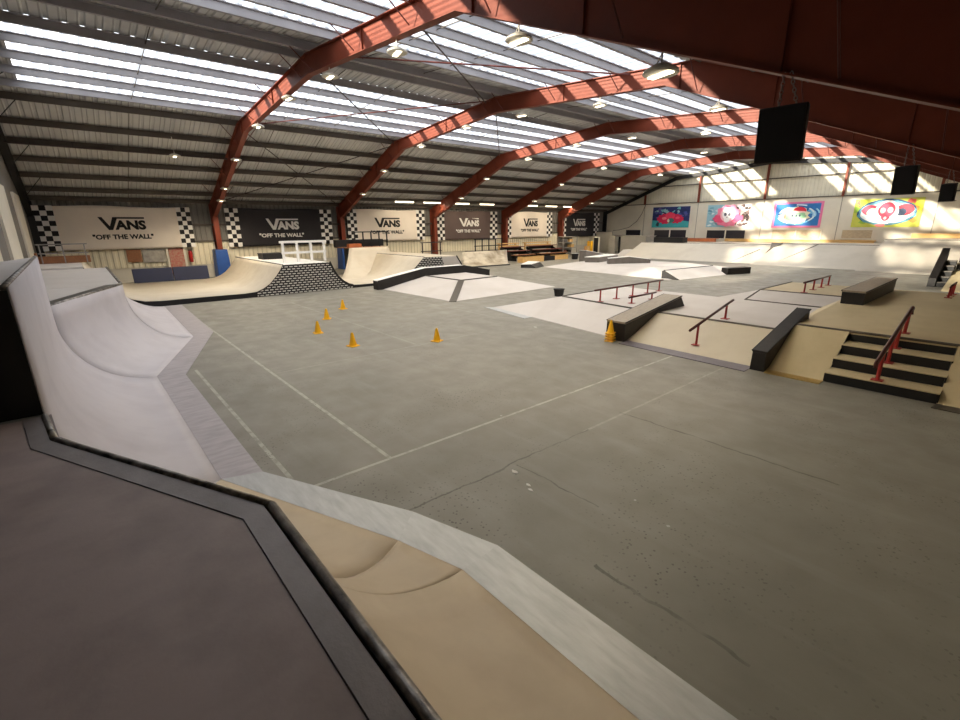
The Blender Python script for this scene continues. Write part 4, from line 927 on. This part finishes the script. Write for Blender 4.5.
mural('blue swirl mural with a pale green blob and pink border, third from the left', -13.85, -10.6, 2.28, 4.14, (222, 120, 160), L)
L = []
for _ in range(18): L.append((random.choice([(236, 160, 70), (206, 214, 60), (230, 110, 90), (150, 190, 70)]), ell(random.choice([random.uniform(.03, .2), random.uniform(.8, .97)]), random.uniform(.05, .95), .07, .12, 9, .4)))
L += [((48, 82, 118), ell(.5, .52, .44, .46, 26, .03)), ((96, 160, 180), ell(.5, .5, .41, .41, 24, .04, 0, .06)), ((244, 242, 240), ell(.5, .49, .39, .36, 26, .02)), ((220, 236, 240), ell(.34, .38, .2, .12, 16, .1)),
      ((214, 74, 96), ell(.26, .6, .13, .18, 16, .05)), ((230, 230, 196), ell(.3, .52, .09, .15, 14, .1)), ((214, 64, 80), ell(.76, .6, .13, .2, 16, .05)), ((70, 84, 110), ell(.71, .52, .08, .13, 14, .1)), ((246, 244, 242), ell(.5, .52, .18, .42, 20)),
      ((216, 74, 98), ell(.5, .6, .125, .27, 22)), ((216, 74, 98), ell(.5, .38, .065, .17, 14)), ((170, 206, 206), ell(.445, .58, .04, .1, 14)), ((170, 206, 206), ell(.555, .6, .04, .1, 14)), ((250, 240, 236), ell(.5, .32, .022, .05, 10)),
      ((238, 130, 130), ell(.45, .07, .08, .06, 9, .3))]
mural('green and orange bordered mural with a red skull in white swirls, rightmost', -8.78, -5.2, 2.3, 4.14, (202, 206, 84), L)

# ------------------------------------------------------------------ far left corner clutter
def bleacher(label, y0, y1):
    t = thing('bleacher', label, 'bleacher', (-26, (y0+y1)/2, 0), 'timber bleachers')
    for k in range(3):
        x = -25.3-k*.6; z = .42+k*.28
        a = MB(); a.box(x-.42, x, y0, y1, z, z+.05); a.build('seat_plank', ['wood_brown', 'wood_red', 'wood_red'][k], t)
        a = MB(); a.box(x-.45, x-.40, y0, y1, z-.24, z-.02); a.build('riser_plank', 'black', t)
    a = MB(); a.box(-27.15, -27.1, y0+.1, y1-.1, 1.02, 1.12); a.box(-27.5, -27.05, y0+.1, y1-.1, 1.22, 1.28); a.box(-27.4, -27.3, y0+.2, y0+.3, 0, 1.22); a.box(-27.4, -27.3, y1-.3, y1-.2, 0, 1.22); a.build('back_board', 'wood', t)
    for y in (y0+.2, y1-.2):
        a = MB(); a.add([(-25.35, y, 0), (-25.35, y, .38), (-27.0, y, .95), (-27.0, y, 0)], [(0, 1, 2, 3)]); a.build('side_frame', 'black', t, solid=.06)
bleacher('left timber bleacher with dark red seats, under the grey-brown banner end', 25.0, 27.3)
bleacher('right timber bleacher with dark red seats, under the fifth banner', 27.9, 31.2)
def crate(label, x, y, w, d, h, m):
    a = MB(); a.box(x-d/2, x+d/2, y-w/2, y+w/2, 0, h); a.box(x-d/2-.01, x+d/2+.01, y-w/2-.01, y+w/2+.01, h-.04, h)
    tag(a.build('timber_box', m), label, 'box', 'timber boxes by the bleachers')
crate('pale pine box in front of the left bleacher', -24.2, 25.6, 2.2, .6, .42, 'wood')
crate('dark box between the two pine boxes', -24.4, 27.6, 1.3, .5, .34, 'black')
crate('small pine box in front of the right bleacher', -24.6, 29.3, 1.6, .5, .36, 'wood')
def bucket(label, x, y, r, h, lid):
    t = thing('bucket', label, 'bucket', (x, y, 0))
    a = MB(); a.lathe([(r*.8, 0), (r, h), (r*1.06, h), (r*1.06, h*.92), (r, h*.9)], (x, y, 0), 18); a.build('body', 'black', t, smooth=False)
    a = MB(); a.lathe([(r*.98, h*.96), (r*1.04, h*1.0), (r*1.04, h*1.06), (r*.1, h*1.08)], (x, y, 0), 18); a.build('lid' if lid else 'bag_rim', 'white' if lid else 'black', t)
bucket('black bucket with white lid beside the right bleacher', -23.6, 30.0, .28, .45, True)
bucket('black bin standing alone on the floor right of the pyramid', -11.45, 13.7, .2, .27, False)
t = thing('wire_cage', 'tall grey shelf cage against the black corner banner', 'shelf', (-26.3, 32.3, 0))
for y in (31.4, 33.25):
    for x in (-26.6, -26.0):
        a = MB(); a.box(x-.03, x+.03, y-.03, y+.03, 0, 1.65); a.build('post', 'grey_board', t)
for z in (.3, .75, 1.2, 1.65):
    a = MB(); a.box(-26.6, -26.0, 31.4, 33.25, z-.02, z+.02); a.build('shelf', 'grey_board', t)
a = MB(); a.box(-26.62, -26.6, 31.4, 33.25, .1, 1.6); a.build('back_panel', 'grey_board', t)
for k, (y, z, m) in enumerate(((31.8, .32, 'wood_red'), (32.4, .32, 'black'), (32.8, .77, 'wood'), (31.9, 1.22, 'grey_ledge'), (32.6, 1.22, 'wood'))):
    a = MB(); a.box(-26.5, -26.1, y-.2, y+.2, z, z+.24); tag(a.build('storage_box', m), 'box stored in the tall grey shelf cage, number %s from its foot' % ['one', 'two', 'three', 'four', 'five'][k] if False else ['dark red box low in the grey cage', 'black box low in the grey cage', 'pale box on the middle shelf of the grey cage', 'grey box on the upper shelf of the grey cage', 'pale box on the upper shelf of the grey cage'][k], 'box', 'boxes in the cage')
for k, x in enumerate((-27.55, -27.2)):
    a = MB(); a.lathe([(.13, 0), (.13, 1.12), (.1, 1.15)], (x, 37.0, 0), 12); tag(a.build('yellow_post', 'yellow'), ['left yellow roll standing by the pale doorframe', 'right yellow roll standing by the pale doorframe'][k], 'post', 'yellow rolls')
t = thing('door_frame', 'pale free-standing doorframe with dark opening in the far corner', 'doorframe', (-26.9, 37.3, 0))
for x in (-27.25, -26.6):
    a = MB(); a.box(x-.05, x+.05, 37.25, 37.35, 0, 1.45); a.build('jamb', 'whitewall', t)
a = MB(); a.box(-27.3, -26.55, 37.25, 37.35, 1.45, 1.53); a.build('head', 'whitewall', t)
a = MB(); a.box(-27.2, -26.65, 37.33, 37.36, 0, 1.45); a.build('panel', 'black', t)  # black sheet filling the opening, stands in for its shade
a = MB(); a.box(-25.95, -25.5, 33.6, 34.0, 0, .5); tag(a.build('fuel_can', 'red', bevel=.03), 'red container on the floor beside the cage', 'container')
a = MB(); a.box(-26.2, -25.85, 34.6, 34.9, 0, .8); tag(a.build('pine_plank_stack', 'wood'), 'upright pine boards by the red container', 'board')
t = thing('grey_hut', 'grey boarded hut with open dark doorway in the far left corner', 'hut', (-24, 38.5, 0))
a = MB(); a.box(-26.0, -25.3, 38.0, 38.1, 0, 1.62); a.box(-24.75, -22.2, 38.0, 38.1, 0, 1.62); a.box(-25.3, -24.75, 38.0, 38.1, 1.55, 1.62); a.build('front_wall', 'grey_board', t)
a = MB(); a.box(-25.3, -24.75, 38.5, 38.55, 0, 1.55); a.build('doorway_dark', 'black', t)  # black sheet behind the door hole imitates the dark inside
a = MB(); a.box(-26.05, -22.15, 37.96, 39.6, 1.62, 1.66); a.build('roof', 'grey_board', t)
a = MB(); a.box(-22.25, -22.2, 38.1, 39.5, 0, 1.6); a.build('side_wall', 'grey_board', t)
a = MB(); a.box(-28.2, -26.4, 39.0, 39.1, 0, 1.96); tag(a.build('grey_partition', 'grey_board'), 'grey partition panel left of the boarded hut', 'panel')
a = MB(); a.hexa([(-23.8, 36.0, 0), (-22.4, 36.0, 0), (-22.4, 37.3, 0), (-23.8, 37.3, 0)], [(-23.5, 36.6, .5), (-22.4, 36.6, .5), (-22.4, 37.3, .5), (-23.5, 37.3, .5)]); tag(a.build('kicker_ramp', 'course_white'), 'small grey bank in front of the boarded hut', 'ramp')

pts = [(-24.9, 4.35), (-25.2, 3.6), (-25.7, 2.9), (-26.5, 2.35), (-27.6, 2.1), (-28.3, 2.05)]
a = MB(); a.tube([(x, YF-.04, z) for x, z in pts], .022, 6)
tag(a.build('wall_cable', 'rod'), 'dark cable sagging in a curve down the white far wall left of the murals', 'cable')

# ------------------------------------------------------------------ cones
def cone_parts(t, m='yellow'):
    a = MB(); a.lathe([(.125, .0), (.125, .02)], n=4); 
    a = MB(); a.hexa([(-.115, -.115, 0), (.115, -.115, 0), (.115, .115, 0), (-.115, .115, 0)], [(-.108, -.108, .022), (.108, -.108, .022), (.108, .108, .022), (-.108, .108, .022)]); a.build('base', m, t, bevel=.008)
    a = MB(); a.lathe([(.088, .022), (.084, .04), (.026, .30), (.02, .31), (.012, .31)], n=20); a.build('cone_body', m, t, smooth=False)
cp = thing('traffic_cone', 'x', 'cone', (0, 0, 0), 'yellow traffic cones on the floor'); cone_parts(cp)
spots = [(353, -9.62, 4.37, 'yellow cone nearest the camera in the left group of four'), (318, -11.48, 4.30, 'yellow cone at the left of the group, left of all others'), (327, -13.15, 5.23, 'yellow cone third away in the left group, beside a floor line'), (343, -14.46, 6.33, 'small farthest yellow cone of the left group'), (437, -8.71, 6.06, 'lone yellow cone in the middle of the floor')]
for i, (_, x, y, lb) in enumerate(spots):
    o = cp if i == 0 else copy_tree(cp)
    o.location = (x, y, .0); o['label'] = lb; o.rotation_euler = (0, 0, R(random.uniform(0, 90)))
for k in range(4):
    o = copy_tree(cp); o.location = (-5.98, 9.05, .0+k*.062); o.rotation_euler = (0, 0, R(12+k*3)); o.scale = (.92, .92, 1.0)
    o['label'] = ['bottom yellow cone of the stack in front of the black ledge', 'second yellow cone up in the stack before the black ledge', 'third yellow cone up in the stack before the black ledge', 'top yellow cone of the stack in front of the black ledge'][k]
    o['group'] = 'stacked yellow cones'

# ------------------------------------------------------------------ loudspeakers on chains
def chain(mb, p, q, link=.055):
    p, q = Vector(p), Vector(q); d = q-p; n_ = max(3, int(d.length/(link*.75))); d.normalize()
    sx = d.cross(Vector((0, 1, 0))).normalized(); sy = d.cross(sx)
    for k in range(n_):
        c = p.lerp(q, (k+.5)/n_); s = sx if k % 2 else sy
        mb.tube([c+d*(link*.5*math.cos(a))+s*(link*.26*math.sin(a)) for a in [2*math.pi*j/8 for j in range(8)]], .006, 5, closed=True)
def speaker(x, y, z, w, h, d, yaw, pitch, zt, label):
    t = thing('loudspeaker', label, 'loudspeaker', (x, y, z), 'loudspeakers hanging from the beams')
    rot = Matrix.Rotation(yaw, 4, 'Z') @ Matrix.Rotation(pitch, 4, 'X')
    def xf(mb):
        mb.v = [tuple(rot @ Vector(v)+Vector((x, y, z))) for v in mb.v]; return mb
    a = MB(); a.hexa([(-w/2, -d/2, -h/2), (w/2, -d/2, -h/2), (w*.38, d/2, -h/2), (-w*.38, d/2, -h/2)], [(-w/2, -d/2, h/2), (w/2, -d/2, h/2), (w*.38, d/2, h/2), (-w*.38, d/2, h/2)]); xf(a).build('cabinet', 'speaker', t, bevel=.012)
    a = MB(); a.box(-w*.46, w*.46, -d/2-.012, -d/2+.002, -h*.46, h*.46); xf(a).build('grille', 'grille', t)
    a = MB(); a.box(-w*.5, w*.5, -d/2, d/2, -h/2-.012, -h/2+.001); xf(a).build('bottom_plate', 'edge', t)
    for s in (-.05, .05):
        a = MB(); top = rot @ Vector((s*1.6, 0, h/2)); chain(a, (x+top.x, y+top.y, z+top.z), (x+s*.6-.06, y+.02, zt)); a.build('chain', 'chain', t)
speaker(-1.96, 5.88, 3.50, .44, .53, .30, R(4), R(7), 4.09, 'big black loudspeaker hanging on chains from the nearest beam')
speaker(-1.98, 13.1, 3.43, .36, .53, .30, R(-8), R(7), 4.09, 'middle-sized looking black loudspeaker hanging from the second beam at right')
speaker(-2.03, 20.3, 3.46, .34, .50, .30, R(-10), R(7), 4.09, 'farthest black loudspeaker hanging at the right edge')

# floor scraps
for k, (x, y, r, lb) in enumerate(((-3.2, 3.2, .045, 'white scrap of tape on the floor beside the crack'), (-2.92, 3.12, .03, 'small white scrap of tape on the floor, left of a close pair'), (-2.84, 3.07, .03, 'small white scrap of tape on the floor, right of a close pair'), (-8.2, 8.9, .05, 'white scrap on the floor in front of the pale funbox'))):
    a = MB(); a.slab([(x+r*math.cos(q)*(1+.4*math.sin(3*q+k)), y+r*.6*math.sin(q), .004) for q in [2*math.pi*j/7 for j in range(7)]], .0035)
    tag(a.build('paper_scrap', 'scrap'), lb, 'scrap', 'white scraps on the floor')

# ------------------------------------------------------------------ light and camera
w = bpy.data.worlds.new('world'); S.world = w; w.use_nodes = True
bg = w.node_tree.nodes['Background']; bg.inputs[0].default_value = (.86, .91, 1.0, 1); bg.inputs[1].default_value = 2.4
sl = bpy.data.lights.new('sun', 'SUN'); sl.energy = 36; sl.angle = R(2.0); sl.color = (1, .90, .72)
so = bpy.data.objects.new('sun', sl); COL.objects.link(so); so.location = (-30, -40, 30)
so.rotation_euler = Vector((1.05, 3.1, -1)).to_track_quat('-Z', 'Y').to_euler()

f = 459.8; yaw, pitch, roll = -0.86739054, 0.28342548, -0.00897720
sy, cy, sp, cp_ = math.sin(yaw), math.cos(yaw), math.sin(pitch), math.cos(pitch)
fw = Vector((sy*cp_, cy*cp_, -sp)); rr = Vector((cy, -sy, 0)); uu = rr.cross(fw)
cr, sr = math.cos(roll), math.sin(roll)
r2 = cr*rr+sr*uu; u2 = -sr*rr+cr*uu
mx = Matrix((r2, u2, -fw)).transposed().to_4x4(); mx.translation = Vector((0, 0, 2.6))
cam = bpy.data.cameras.new('camera'); cam.sensor_width = 36; cam.lens = f/960*36; cam.clip_start = .05; cam.clip_end = 200
co = bpy.data.objects.new('camera', cam); COL.objects.link(co); co.matrix_world = mx
S.camera = co
S.view_settings.view_transform = 'Standard'; S.view_settings.look = 'None'; S.view_settings.gamma = 1; S.view_settings.exposure = 0.0
S.view_settings.use_curve_mapping = False
S.cycles.use_denoising = True
S.cycles.max_bounces = 8; S.cycles.diffuse_bounces = 5; S.cycles.transparent_max_bounces = 16; S.cycles.sample_clamp_indirect = 6
